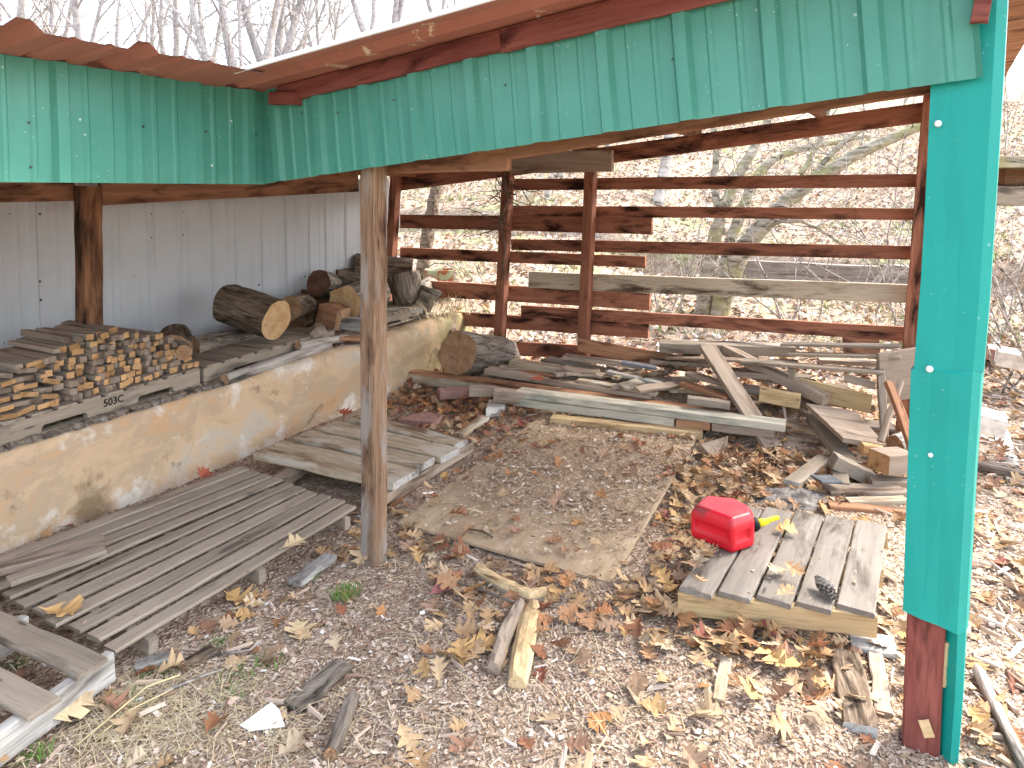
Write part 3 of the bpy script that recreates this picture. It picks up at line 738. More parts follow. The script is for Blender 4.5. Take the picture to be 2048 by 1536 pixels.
mb = MB(); mb.tube([s0_+sd*.02, s0_+sd*.045, s0_+sd*.05, s1_-sd*.003, s1_], [.015, .015, .0105, .009, .007], 12)
mb.tube([s0_+sd*.03-Vector((0, 0, .014)), s0_+sd*.075-Vector((0, 0, .011))], [.008, .005], 6); mb.build('spout', 'spout', can)
# ------------------------------------------------------------------ the ledge: pallets, offcut stack, logs
random.seed(5)
def PL(s, z, back=0.): return WL(s, .045+.06*s+back, z)
def ledge_pallet(s0, s1, label, text=False):
    c = PL((s0+s1)/2, .49, .2); root = empty('pallet', c, label, 'pallet', 'ledge pallets')
    # notched front stringer: outline with two fork slots
    A = PL(s0, .505); B = PL(s1, .505); ux = (B-A); L = ux.length; ux.normalize(); bk = Vector((ux.y, -ux.x, 0)); 
    if bk.dot(wn) < 0: bk = -bk
    hh = .088; sl = .036
    def slot(c): return [(c-.12, 0), (c-.118, sl-.012), (c-.105, sl), (c+.105, sl), (c+.118, sl-.012), (c+.12, 0)]
    out = [(0, 0)]+slot(L*.27)+slot(L*.73)+[(L, 0), (L, hh), (0, hh)]
    for k_ in (0., .20, .40):
        m = Matrix((ux, bk, Vector((0, 0, 1)))).transposed().to_4x4(); m.translation = A+bk*k_+Vector((0, 0, 0)); inv = m.inverted()
        poly = [Vector((x, 0, z)) for (x, z) in out]
        mbx = MB(); n_ = len(poly); bkp = [p+Vector((0, .034, 0)) for p in poly]
        # cap faces as strips so the notches stay open
        xs = sorted(set(p[0] for p in out)); 
        def low(x):
            for c in (L*.27, L*.73):
                if abs(x-c) <= .1201:
                    a = abs(x-c)
                    return sl if a <= .105 else (sl-.012 if a <= .118 else 0)
            return 0
        xs2 = []; 
        for x in xs: xs2 += [x]
        vvx = []; ffx = []
        for x in xs2: vvx += [(x, 0, low(x)), (x, 0, hh), (x, .034, hh), (x, .034, low(x))]
        for i in range(len(xs2)-1):
            for j in range(4): ffx.append((i*4+j, (i+1)*4+j, (i+1)*4+(j+1) % 4, i*4+(j+1) % 4))
        ffx += [(0, 1, 2, 3), tuple((len(xs2)-1)*4+j for j in (3, 2, 1, 0))]
        mbx.add(vvx, [tuple(reversed(f)) for f in ffx])
        so = mbx.build('stringer', 'grey', root, m)
        if text and k_ == 0:
            cu = D.curves.new('stencil_text', 'FONT'); cu.body = '503C'; cu.size = .055; cu.extrude = .0006; cu.align_x = 'CENTER'; cu.align_y = 'CENTER'; cu.offset = .0008
            cu.materials.append(M['ink']); to = D.objects.new('stencil_text', cu); COL.objects.link(to)
            mt = m @ Matrix.Translation(Vector((L*.5, -.0018, .052))) @ Matrix.Rotation(R(90), 4, 'X'); bpy.context.view_layer.update(); tm = D.meshes.new_from_object(to.evaluated_get(bpy.context.evaluated_depsgraph_get())); D.objects.remove(to); to = D.objects.new('stencil_text', tm); COL.objects.link(to); WM[to.name] = mt; adopt(to, so, mt)
    n_ = 9
    for i in range(n_):
        s = L*(i+.5)/n_; a = A+ux*s+Vector((0, 0, hh+.017)); 
        plank('slat', a-bk*.012, a+bk*.45, L/n_*.78, .016, 'grey', parent=root, anchor='mid', n=3)
    a = A; plank('base_board', a+bk*.02+Vector((0, 0, .004))-ux*.0, a+ux*L+bk*.02+Vector((0, 0, .004)), .06, .012, 'grey', parent=root, anchor='mid')
    return root
ledge_pallet(.04, 1.20, 'notched pallet on the ledge stencilled 503C beneath the offcut stack', True)
ledge_pallet(1.23, 2.52, 'grey notched pallet on the ledge under the big sawn log')
ledge_pallet(3.15, 3.98, 'short notched pallet on the ledge at the far end beneath the upright log')
# stack of offcuts
protos = []
def stick_mesh(w, h, L, mat, e='end'):
    o = MB().board(L, w, h, None, .0015, 2, .0012, 0, 0, 1, random.uniform(-.01, .01)).build('wood_offcut', [mat, e], None, Matrix.Identity(4)); return o
pool = {}
for kname, (w, h) in {'a': (.033, .032), 'b': (.040, .032), 'c': (.029, .030), 'd': (.085, .023), 'e': (.048, .032), 'f': (.034, .022)}.items():
    pool[kname] = [stick_mesh(w, h, .42, m_, e_) for m_, e_ in (('grey', 'end'), ('brown', 'end'), ('grey', 'end'), ('brown', 'end_grey'), ('grey', 'end_grey'))]
used = set(); cnt = 0
dirx = wn.copy()
for r in range(9):
    z = .612+.016+r*.0325; s = .03+.004*r+random.uniform(0, .02); smax = 1.19-.006*r if r < 5 else 1.19-.10*(r-4)
    if r >= 7: s = .40+.1*(r-7)
    elif r >= 5: s = .10*(r-4)
    while s < smax:
        if s < .30: kk = random.choice('ddef' if r < 7 else 'de')
        else: kk = random.choice('aabbceaf')
        src = random.choice(pool[kk]); w_ = src.dimensions.y if src.dimensions.y > 0 else .04
        w_ = {'a': .033, 'b': .040, 'c': .029, 'd': .085, 'e': .048, 'f': .034}[kk]
        if random.random() < .93:
            if src.name not in used: o = src; used.add(src.name)
            else: o = src.copy(); COL.objects.link(o)
            rec = .02+.017*r+random.uniform(-.022, .022)+(.04 if random.random() < .1 else 0)
            p = PL(s+w_/2, z+random.uniform(-.002, .002), rec+.21)
            x = (-dirx+Vector((0, 0, random.uniform(-.02, .02)))).normalized(); y = Vector((0, 0, 1)).cross(x).normalized(); zz = x.cross(y)
            m = Matrix((x, y, zz)).transposed().to_4x4() @ Matrix.Rotation(R(random.gauss(0, 8.5) if r < 8 else random.choice((45, 10, 38, -5))), 4, 'X') @ Matrix.Rotation(R(random.gauss(0, 2.2)), 4, 'Z')
            m.translation = p; o.matrix_world = m; WM[o.name] = m
            tag(o, 'short sawn wood offcut stacked with its sawn end outward on the 503C pallet' if kk not in 'd' else 'flat grey offcut board lying in the near end of the offcut stack', 'offcut', 'sawn offcuts stacked on the ledge pallet'); cnt += 1
        s += w_+random.uniform(.001, .006)
for kk in pool:
    for o in pool[kk]:
        if o.name not in used: D.objects.remove(o)
# logs on the ledge
random.seed(9)
G = 'firewood logs on the ledge'
log_obj('log', DP(455, 606, 5.20), DP(553, 641, 5.02), .145, ('bark', 'cut'), 'big dark-barked log with a pale sawn face resting on the grey notched pallet', 'log', G)
log_obj('log', DP(345, 705, 4.42), DP(350, 680, 4.85), .11, ('bark', 'cut_old'), 'brown round stump end rising behind the offcut stack', 'log', G)
log_obj('log', DP(367, 705, 4.22), DP(364, 690, 4.6), .045, ('bark', 'cut_old'), 'thin round log end at the far tip of the offcut stack', 'log', G)
log_obj('log', DP(380, 697, 4.72), DP(505, 680, 5.25), .085, ('bark_grey', 'cut_old'), 'ragged weathered log lying beneath the big dark-barked log', 'log', G, rough=.09)
log_obj('log', DP(578, 618, 5.6), DP(610, 612, 6.0), .10, ('bark', 'cut_old'), 'reddish log half hidden behind the big log with pale sawn face', 'log', G)
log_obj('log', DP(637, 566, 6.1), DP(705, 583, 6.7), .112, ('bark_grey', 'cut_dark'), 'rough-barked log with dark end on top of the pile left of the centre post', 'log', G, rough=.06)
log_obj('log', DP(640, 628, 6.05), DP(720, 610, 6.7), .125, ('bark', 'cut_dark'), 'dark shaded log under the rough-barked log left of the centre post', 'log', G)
log_obj('log', DP(690, 606, 5.95), DP(752, 585, 6.5), .145, ('bark_grey', 'cut'), 'gnarled log with a light irregular sawn face just left of the centre post', 'log', G, rough=.10)
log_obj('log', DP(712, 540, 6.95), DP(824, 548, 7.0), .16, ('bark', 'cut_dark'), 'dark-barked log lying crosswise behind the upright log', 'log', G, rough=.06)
log_obj('log', DP(807, 548, 6.85), DP(821, 607, 6.8), .150, ('bark_grey', 'cut_old'), 'upright log with vertical furrowed bark right of the centre post', 'log', G, rough=.05)
log_obj('log', DP(742, 600, 6.7), DP(772, 560, 7.0), .12, ('bark', 'cut'), 'tilted log wedged between the upright log and the centre post', 'log', G)
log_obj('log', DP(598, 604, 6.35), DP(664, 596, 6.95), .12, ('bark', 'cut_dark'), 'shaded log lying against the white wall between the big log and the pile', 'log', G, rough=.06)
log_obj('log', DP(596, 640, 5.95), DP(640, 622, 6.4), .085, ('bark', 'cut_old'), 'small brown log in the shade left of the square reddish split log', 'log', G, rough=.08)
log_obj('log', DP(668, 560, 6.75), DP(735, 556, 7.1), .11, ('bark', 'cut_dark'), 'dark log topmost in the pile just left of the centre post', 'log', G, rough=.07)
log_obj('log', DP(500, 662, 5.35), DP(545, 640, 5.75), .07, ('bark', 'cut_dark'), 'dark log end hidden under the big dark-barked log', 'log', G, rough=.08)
log_obj('log', DP(838, 590, 7.0), DP(862, 575, 7.3), .11, ('bark_grey', 'cut_old'), 'grey log behind the leaning bark wedge', 'log', G, rough=.06)
log_obj('log', WL(1.30, .02, .52)+Vector((0, 0, 0)), WL(2.36, .12, .525), .036, ('bark_pale', 'cut_old'), 'thin pale branch log lying along the ledge edge', 'log', G)
log_obj('log', WL(2.02, .10, .585), WL(2.62, .15, .53), .03, ('bark_pale', 'cut_old'), 'short pale branch piece crossing the thin branch log on the ledge', 'log', G)
def block(name, px, py, d, w, dep, h, yaw, roll, mat, label, cat='block', group=None, pitch=0, emat=None, n=2, jit=.003):
    c = DP(px, py, d); m = Matrix.Rotation(YAW+R(yaw), 4, 'Z') @ Matrix.Rotation(R(pitch), 4, 'X') @ Matrix.Rotation(R(roll), 4, 'Y'); m.translation = c
    o = MB().board(w, dep, h, None, .004, n, jit, 0, 0, 1 if emat else None).build(name, [mat]+([emat] if emat else []), None, m)
    return tag(o, label, cat, group)
block('split_log', 665, 632, 5.75, .19, .16, .18, -25, 14, 'orange', 'square reddish split log leaning left of the centre post', 'log', G, jit=.01, emat='cut_old')
block('wood_block', 706, 648, 5.75, .22, .12, .09, -10, 4, 'greyl', 'grey sawn block end beside the square reddish split log', 'block')
block('bark_chunk', 640, 668, 5.35, .11, .12, .13, 20, -28, 'brown', 'brown bark chunk at the end of the grey notched pallet', 'bark', jit=.012)
block('split_board', 695, 676, 5.5, .30, .10, .025, 28, 6, 'orange', 'thin split reddish board on the ledge under the grey sawn block', 'board', jit=.006)
block('split_board', 705, 690, 5.5, .26, .08, .025, 32, 3, 'brown', 'lowest brown split board at the ledge edge behind the centre post', 'board', jit=.006)
block('wood_wedge', 852, 596, 6.75, .17, .16, .22, 20, 28, 'bark_grey', 'rough bark wedge leaning beside the upright log', 'log', G, jit=.015)
block('wood_chunk', 700, 560, 6.4, .2, .14, .14, 10, 20, 'bark', 'small dark chunk of wood on the gnarled log', 'log', G, jit=.02)
block('wood_chunk', 800, 622, 6.55, .42, .1, .05, 33, 3, 'greyl', 'pale grey board end below the upright log', 'board')
block('corner_board', 8, 893, 3.36, .16, .12, .035, 55, 38, 'grey', 'grey ribbed board end poking up at the near end of the ledge', 'board')
# bark slab along the edge of the ledge
mb = MB(); vv = []; ff = []; nn_ = 40
for i in range(nn_+1):
    s = .02+1.45*i/nn_
    for j, (o1, z1) in enumerate(((-.002, .490), (.02, .508), (.05, .513), (.075, .508), (.09, .495))):
        p = WL(s, o1+.02*mnoise.noise(Vector((s*5, j, 1)))+.012, z1-.003+.010*mnoise.noise(Vector((s*14, j*3, 4)))); vv.append(p)
for i in range(nn_):
    for j in range(4): a = i*5+j; ff.append((a, a+5, a+6, a+1))
mb.add(vv, ff, 0, False); tag(mb.build('bark_slab', 'bark_grey'), 'long grey-brown bark slab lying on the concrete ledge in front of the pallets', 'bark')

# ------------------------------------------------------------------ lumber heap at the back
random.seed(31)
def bd(name, a, za, b, zb, W, T, mat, label, **kw):
    cat = kw.pop('cat', 'board')
    return plank(name, Z(*a, za), Z(*b, zb), W, T, mat, label, cat, **kw)
bd('timber', (815, 742), .14, (1500, 832), .16, .10, .07, 'orange', 'long reddish timber running from the concrete wall behind the pale beams', cat='timber', n=10)
bd('timber', (815, 748), .12, (1060, 783), .12, .06, .075, 'tan', 'straight pale squared timber jutting toward the concrete wall', cat='timber', n=8)
bd('timber', (1029, 783), .17, (1570, 850), .17, .14, .048, 'green_beam', 'long pale treated plank topmost along the front of the lumber heap', cat='timber', n=8, jit=.002, emat='tan')
bd('timber', (1027, 797), .12, (1348, 838), .12, .11, .056, 'green_beam', 'grey-green treated timber lying under the long pale treated plank', cat='timber', n=8, jit=.002, emat='tan')
bd('plank', (1424, 848), .12, (1548, 863), .12, .10, .05, 'brown', 'brown plank end right of the red-stained block under the pale plank', n=4)
bd('plank', (1100, 836), .07, (1404, 866), .07, .10, .055, 'yellow', 'pale yellow plank on the ground under the grey-green timber', n=6)
bd('block', (1352, 839), .12, (1420, 847), .12, .08, .052, 'orange', 'short red-stained block at the end of the grey-green timber', cat='block', n=2)
bd('plank', (1320, 686), .50, (1592, 696), .50, .17, .075, 'grey', 'broad grey beam lying highest on the heap against the rear rails', n=6, emat='brown', jit=.003)
plank('plank', Z(1416, 690, .53), Z(1548, 893, .03), .135, .036, 'brown', 'long broad board leaning down the front of the lumber heap', 'board', anchor='mid', emat='tan', n=8)
plank('timber', Z(1452, 690, .50), Z(1655, 790, .30), .085, .075, 'brown', 'square timber leaning beside the long broad board', 'timber', anchor='mid', emat='brown', n=6)
# old pallet standing on edge behind the heap
op = empty('pallet', V(1690, 800, 5.3), 'grey broken pallet standing tilted at the right back of the heap', 'pallet', 'old wooden pallets')
def opb(x0, y0, x1, y1, v, W, T, mat, nm='slat', **kw): return plank(nm, V(x0, y0, v), V(x1, y1, v-.0), W, T, mat, parent=op, anchor='edge', n=6, **kw)
opb(1560, 688, 1800, 692, 5.42, .10, .018, 'grey'); opb(1575, 708, 1802, 714, 5.33, .10, .018, 'grey'); opb(1480, 722, 1768, 745, 5.22, .10, .02, 'grey')
opb(1330, 715, 1592, 725, 5.30, .10, .018, 'brown')
plank('stringer', V(1588, 738, 5.28), V(1584, 800, 5.24), .04, .06, 'grey', parent=op, n=3); plank('stringer', V(1756, 752, 5.18), V(1762, 872, 4.95), .045, .06, 'grey', parent=op, n=4)
plank('slat', V(1600, 757, 5.3), V(1745, 790, 5.3), .02, .13, 'yellow', parent=op, n=4)
plank('slat', V(1690, 748, 5.24), V(1752, 765, 5.24), .02, .05, 'grey', parent=op, n=4)
plank('plank', V(1520, 775, 5.1), V(1600, 790, 5.1), .05, .10, 'yellow', 'short cream board end showing under the square leaning timber', 'board', n=3)
block('wood_block', 1722, 684, 5.28, .26, .20, .05, -14, 16, 'beam', 'dark brown square board tilted on top of the standing pallet', 'block', pitch=62)
block('wide_board', 1800, 750, 4.75, .34, .03, .34, 12, -4, 'brown', 'dark upright board wedged behind the teal-clad corner post', 'board')
plank('stick', V(1780, 762, 4.55), V(1832, 905, 4.3), .045, .035, 'orange', 'light brown stick leaning in front of the dark upright board', 'stick', anchor='mid', n=5, jit=.006)
# flat slab board (parallelogram)
q4 = [Z(1612, 806, .25), Z(1686, 875, .20), Z(1772, 890, .18), Z(1712, 822, .25)]
tag(MB().prism(q4, .03).build('slab_board', 'brown'), 'flat slanted board slab lying loose at the right front of the heap', 'board')
plank('plank', Z(1628, 830, .17), Z(1705, 925, .10), .10, .05, 'grey', 'grey board half hidden under the flat slanted slab', 'board', anchor='mid')
plank('timber', Z(1672, 908, .16), Z(1748, 945, .06), .10, .08, 'grey', 'dark grey notched timber end below the flat slanted slab', 'timber', anchor='mid', emat='grey')
plank('board_end', Z(1676, 928, .08), Z(1684, 965, .06), .085, .03, 'grey', 'short grey board end pointing at the viewer below the notched timber', 'board', anchor='mid')
plank('board_end', Z(1583, 962, .06), Z(1650, 912, .06), .09, .045, 'grey', 'slanted grey board stub left of the short board end', 'board', anchor='mid', emat='greyl')
block('wood_block', 1785, 922, 3.95, .20, .14, .11, 20, 4, 'brown', 'chunky block with orange sawn end beside the corner post', 'block', emat='end')
block('wood_block', 1742, 898, 4.15, .11, .1, .06, -10, 8, 'end', 'little fresh orange wood block under the flat slab', 'block')
q4 = [Z(1402, 888, .10), Z(1424, 915, .02), Z(1453, 900, .02), Z(1456, 872, .09)]
tag(MB().prism(q4, .09).build('wood_wedge', 'brown'), 'pyramid-shaped wood wedge in the leaves at the plywood edge', 'block')
block('slate_piece', 1652, 958, 3.85, .13, .10, .012, 15, 8, 'slate', 'flat blue-grey slate piece in the leaves right of the board stub', 'slate')
bd('board_strip', (1662, 984), .05, (1815, 984), .05, .12, .03, 'brown', 'brown board flush with the ground left of the corner post', )
bd('board_strip', (1700, 1003), .04, (1818, 1000), .04, .06, .03, 'tan', 'pale narrow board beside the corner post, second behind the fuel can pallet')
bd('board_strip', (1660, 1012), .03, (1815, 1026), .03, .07, .03, 'orange', 'reddish pale board nearest behind the fuel can pallet')
bd('board_strip', (1745, 962), .07, (1822, 965), .07, .09, .03, 'brown', 'wide brown board end beneath the chunky orange-ended block')
bd('plank', (1575, 792), .20, (1750, 812), .20, .16, .04, 'tan', 'cream board lying flat under the standing pallet', n=4)
bd('plank', (1600, 838), .10, (1790, 858), .10, .16, .03, 'brown', 'broad brown board in shade beneath the flat slanted slab', n=4)
bd('plank', (1580, 770), .30, (1700, 776), .30, .12, .03, 'brown', 'brown board lying behind the end of the square leaning timber', n=4)
bd('plank', (1455, 742), .36, (1575, 752), .36, .13, .04, 'brown', 'brown board crossing behind the long broad leaning board', n=4)
bd('plank', (1480, 776), .27, (1580, 790), .26, .14, .04, 'grey', 'grey board crossing low behind the long broad leaning board', n=4)
bd('plank', (1640, 720), .42, (1760, 726), .42, .12, .03, 'brown', 'brown slat fallen on the back of the standing pallet', n=4)
plank('stick', V(1800, 760, 4.9), V(1760, 880, 4.6), .035, .03, 'brown', 'dull brown stick slanting down left of the dark upright board', 'stick', anchor='mid', n=5, jit=.005)
log_obj('log', Z(1790, 890, .06), Z(1840, 872, .07), .06, ('bark_pale', 'cut_old'), 'small pale log chunk behind the corner post', 'log', 'floor logs', rough=.1)
# left part of heap
bd('plank', (1018, 722), .26, (1190, 748), .22, .13, .05, 'tan', 'upper tan plank with blunt end beside the back log', n=5, emat='orange')
bd('plank', (968, 738), .20, (1300, 792), .18, .13, .045, 'brown', 'tan-brown plank lying just behind the long reddish timber', n=6)
bd('plank', (920, 722), .12, (1020, 736), .12, .10, .04, 'grey', 'short grey board in front of the sawn back log')
bd('plank', (1088, 716), .24, (1330, 765), .22, .10, .03, 'grey', 'grey board running through the middle of the heap', n=6)
bd('plank', (1125, 712), .30, (1285, 732), .28, .11, .03, 'brown', 'brown board lying under the reddish plank at the rear post')
plank('plank', V(1156, 690, 5.42), V(1392, 733, 5.42), .03, .115, 'orange', 'reddish plank standing on edge against the foot of the rear post', 'board', anchor='front', n=7)
bd('plank', (1152, 760), .21, (1310, 786), .20, .08, .03, 'tan', 'pale narrow plank with angled end on the long reddish timber')
bd('plank', (1212, 742), .26, (1318, 766), .25, .06, .025, 'greyl', 'narrow weathered lath lying over the middle of the heap')
block('slate_piece', 1278, 730, 5.35, .26, .09, .02, -8, 7, 'slate', 'blue-grey slab poking out from the middle boards', 'slate')
bd('plank', (1358, 765), .27, (1450, 795), .25, .09, .03, 'orange', 'reddish board end left of the long broad leaning board')
bd('plank', (1370, 745), .33, (1460, 770), .30, .09, .03, 'brown', 'brown board end stacked above the reddish board end')
bd('block', (1375, 796), .24, (1460, 806), .23, .08, .05, 'grey', 'grey block under the brown stacked board ends', cat='block')
bd('plank', (1300, 720), .36, (1420, 728), .36, .12, .035, 'brown', 'brown board tucked under the broad grey beam')
bd('plank', (1560, 800), .24, (1660, 812), .22, .12, .03, 'brown', 'brown board lying behind the flat slanted slab')
bd('plank', (1545, 845), .12, (1640, 858), .10, .13, .05, 'tan', 'tan board in shade left of the flat slanted slab')
bd('plank', (1570, 872), .06, (1650, 880), .06, .10, .03, 'brown', 'low brown board half buried in leaves below the tan shaded board')
plank('stick', Z(1566, 805, .22), Z(1576, 862, .08), .02, .03, 'grey', 'thin upright grey lath beside the long broad leaning board', 'stick', anchor='mid')
bd('block', (1560, 752), .36, (1620, 756), .36, .12, .06, 'grey', 'grey block bearing the square leaning timber', cat='block')
# broken scraps scattered over the heap
for i in range(70):
    x = random.uniform(1010, 1600); d = random.uniform(5.15, 6.1); p = DP(x, 700, d)
    if p.y > 5.6 or p.y < 4.95: continue
    p.z = H(p)+random.uniform(.05, .13); a = random.gauss(0, .5)+(0 if random.random() < .8 else 1.3); dv = Vector((math.cos(a), math.sin(a), random.gauss(0, .07)))*random.uniform(.08, .28)
    plank('lath_scrap', p-dv, p+dv, random.uniform(.03, .09), random.uniform(.012, .035), random.choice(('brown', 'grey', 'orange', 'tan', 'brown')), 'broken lath scrap lying loose among the lumber heap', 'scrap', 'broken lath scraps in the lumber heap', anchor='mid', jit=.004, roll=random.gauss(0, .2), n=4)
# curled bark strip
mb = MB(); path = [Z(1285, 752, .27), Z(1330, 745, .29), Z(1365, 725, .33), Z(1392, 703, .41), Z(1400, 695, .44)]
mb.tube(path, [.012, .028, .04, .04, .03], 7, 0, True, .25); tag(mb.build('bark_curl', 'bark'), 'curled strip of bark arching over the middle of the heap', 'bark')
# logs at the corner by the wall
log_obj('log', DP(915, 706, 5.95), DP(1006, 712, 6.6), .185, ('bark_grey', 'cut_old'), 'thick log with a brown sawn face lying in the corner by the concrete wall', 'log', 'floor logs', rough=.05)
log_obj('log', Z(885, 718, .12), Z(905, 690, .14), .13, ('bark', 'cut_dark'), 'dark stump squeezed between the concrete wall and the thick log', 'log', 'floor logs', rough=.07)
log_obj('log', V(893, 648, 5.6), V(905, 680, 5.45), .07, ('bark', 'cut_dark'), 'knotty root end sticking up at the end of the concrete wall', 'log', 'floor logs', rough=.14)
# bits on the leafy floor between the platform and the heap
plank('board', Z(917, 867, .035), Z(970, 832, .035), .07, .03, 'tan', 'short tan board lying in the leaves behind the plank platform', 'board', anchor='mid')
tag(MB().prism([Z(795, 838, .03), Z(865, 845, .03), Z(885, 830, .035), Z(850, 822, .03)], .04).build('stone_slab', 'brick'), 'dusty pink flat stone slab by the platform corner', 'stone')
tag(MB().prism([Z(972, 818, .07), Z(1010, 812, .07), Z(1012, 796, .08), Z(978, 800, .08)], .07).build('stone', 'stone'), 'pale angular stone in the leaves before the grey-green timber', 'stone')
block('wood_block', 965, 782, 5.5, .22, .12, .06, 10, 3, 'brown', 'brown block under the straight pale timber', 'block')
block('wood_block', 1020, 792, 5.35, .24, .1, .09, -6, 2, 'brown', 'brown bearer block holding up the grey-green timber', 'block')
block('brick', 912, 786, 5.6, .28, .1, .07, 18, 2, 'brick', 'reddish broken brick in the leaves near the pale timber', 'brick')
# firewood splits in front
def split(name, pts, w, h, mats, label):
    """half-round split billet along ground points; flat split face upward"""
    pts = [Vector(p) for p in pts]; k = len(pts); mbs = MB(); vv = []; ff = []; sd = random.uniform(0, 40)
    prof = [(-1, .15), (-.96, .55), (-.5, .95), (.1, 1.), (.6, .86), (.98, .5), (1, .1), (.6, -.05), (-.6, -.05)]
    sub = []
    for i in range(k-1):
        for q in range(6): sub.append(pts[i].lerp(pts[i+1], q/6))
    sub.append(pts[-1]); K = len(sub)
    for i, p in enumerate(sub):
        t_ = (sub[min(i+1, K-1)]-sub[max(i-1, 0)]).normalized(); y = Vector((0, 0, 1)).cross(t_).normalized()
        e = 1-.25*max(0, abs(2*i/(K-1)-1)-.7)/.3
        for j, (a, b) in enumerate(prof):
            n_ = mnoise.noise(Vector((i*.45+sd, j*1.3, 2)))
            vv.append(p+y*(a*w*e*(1+.14*n_))+Vector((0, 0, max(.0, b*h*(1+.3*n_)))))
    P = len(prof); mi = []
    for i in range(K-1):
        for j in range(P):
            f = (i*P+j, i*P+(j+1) % P, (i+1)*P+(j+1) % P, (i+1)*P+j); mbs.add([], []); mbs.f.append(list(f)); mbs.mi.append(0 if 1 <= j <= 4 else 1); mbs.smooth.append(False)
    mbs.v = [tuple(v) for v in vv]; mbs.f += [list(range(P)), [(K-1)*P+j for j in range(P-1, -1, -1)]]; mbs.mi += [0, 0]; mbs.smooth += [False, False]
    # orient along first-last for grain
    x = (pts[-1]-pts[0]).normalized(); y = Vector((0, 0, 1)).cross(x).normalized(); z = x.cross(y); m = Matrix((x, y, z)).transposed().to_4x4(); m.translation = (pts[0]+pts[-1])/2; inv = m.inverted()
    mbs.v = [tuple(inv @ Vector(v)) for v in mbs.v]
    return tag(mbs.build(name, mats, None, m), label, 'firewood', 'split firewood lying on the ground')
split('firewood_split', [Z(955, 1148, .0), Z(1010, 1180, .0), Z(1060, 1202, 0), Z(1108, 1190, 0)], .031, .045, ('yellow', 'tan'), 'bent yellow firewood split lying across the tops of the other two')
split('firewood_split', [Z(1040, 1218, 0), Z(1008, 1285, 0), Z(986, 1350, 0)], .029, .045, ('brown', 'tan'), 'firewood split with brown bark on its back, left of the pair')
split('firewood_split', [Z(1066, 1220, 0), Z(1050, 1290, 0), Z(1034, 1378, 0)], .040, .045, ('yellow', 'tan'), 'broad fresh yellow firewood split, right of the pair')
# flat rotten boards, sticks and paper in the foreground litter
plank('board', Z(1690, 1300, .03), Z(1722, 1450, .03), .10, .03, 'bark', 'dark rotten board lying in the leaves before the fuel can pallet', 'board', anchor='mid', jit=.004, emat='greyl')
plank('board', Z(1752, 1300, .02), Z(1768, 1420, .02), .05, .02, 'brown', 'thin brown board beside the foot of the corner post', 'board', anchor='mid', jit=.004)
plank('board', Z(1700, 1275, .025), Z(1790, 1290, .025), .12, .02, 'greyl', 'light grey board scrap under the pallet corner', 'board', anchor='mid', jit=.004)
plank('stick', Z(1452, 1312, .035), Z(1436, 1398, .03), .04, .035, 'tan', 'stubby sawn stick lying in the leaves before the pallet', 'stick', anchor='mid')
plank('bark_piece', Z(690, 1320, .02), Z(585, 1412, .02), .08, .02, 'bark_grey', 'long flat brown bark piece in the foreground chips', 'bark', anchor='mid', jit=.006, n=8)
log_obj('branch_piece', Z(705, 1395, .03), Z(660, 1510, .03), .022, ('bark_grey', 'cut_old'), 'knobbly grey branch piece in the foreground chips', 'branch', rough=.15)
log_obj('branch_piece', Z(365, 1335, .02), Z(425, 1300, .02), .022, ('bark', 'cut_old'), 'stubby brown branch piece near the long slatted pallet', 'branch', rough=.12)
plank('wood_scrap', Z(270, 1325, .03), Z(345, 1305, .03), .06, .03, 'greyl', 'bleached wood scrap at the near corner of the long slatted pallet', 'board', anchor='mid', jit=.005)
plank('wood_scrap', Z(590, 1160, .03), Z(660, 1108, .03), .07, .025, 'greyl', 'bleached flat scrap under the right edge of the long slatted pallet', 'board', anchor='mid', jit=.005)
tag(MB().prism([Z(480, 1450, .02), Z(500, 1462, .012), Z(570, 1452, .02), Z(558, 1418, .035), Z(543, 1404, .03)], .003).build('paper_scrap', 'paper'), 'torn scrap of white paper lying on the chips', 'paper')
def stalk(pts, r, mat, label):
    mb = MB(); mb.tube([Z(*p) for p in pts], r, 5); tag(mb.build('stalk', mat), label, 'stalk')
M['stalk'] = plain('dry_yellow_stalk', (.62, .50, .28), .8, 0, .15)
stalk([(154, 1490, .02), (294, 1373, .05), (359, 1350, .06)], .0032, 'stalk', 'long dry yellow stalk slanting across the straw in the near left')
stalk([(190, 1478, .01), (260, 1420, .03), (345, 1378, .03)], .0025, 'stalk', 'shorter dry stalk below the long yellow stalk')
stalk([(312, 1390, .015), (380, 1362, .02), (442, 1338, .015)], .005, 'bark_pale', 'bleached thin stick on the chips by the long slatted pallet')
stalk([(420, 1312, .02), (500, 1300, .02), (522, 1280, .04)], .004, 'bark_pale', 'bleached bent twig above the thin stick on the chips')
stalk([(905, 1165, .02), (950, 1175, .025), (1030, 1205, .03)], .006, 'bark_grey', 'grey twig under the bent yellow firewood split')
stalk([(935, 1058, .03), (965, 1062, .04), (985, 1075, .03)], .005, 'bark', 'dark twig lying on the near edge of the plywood')
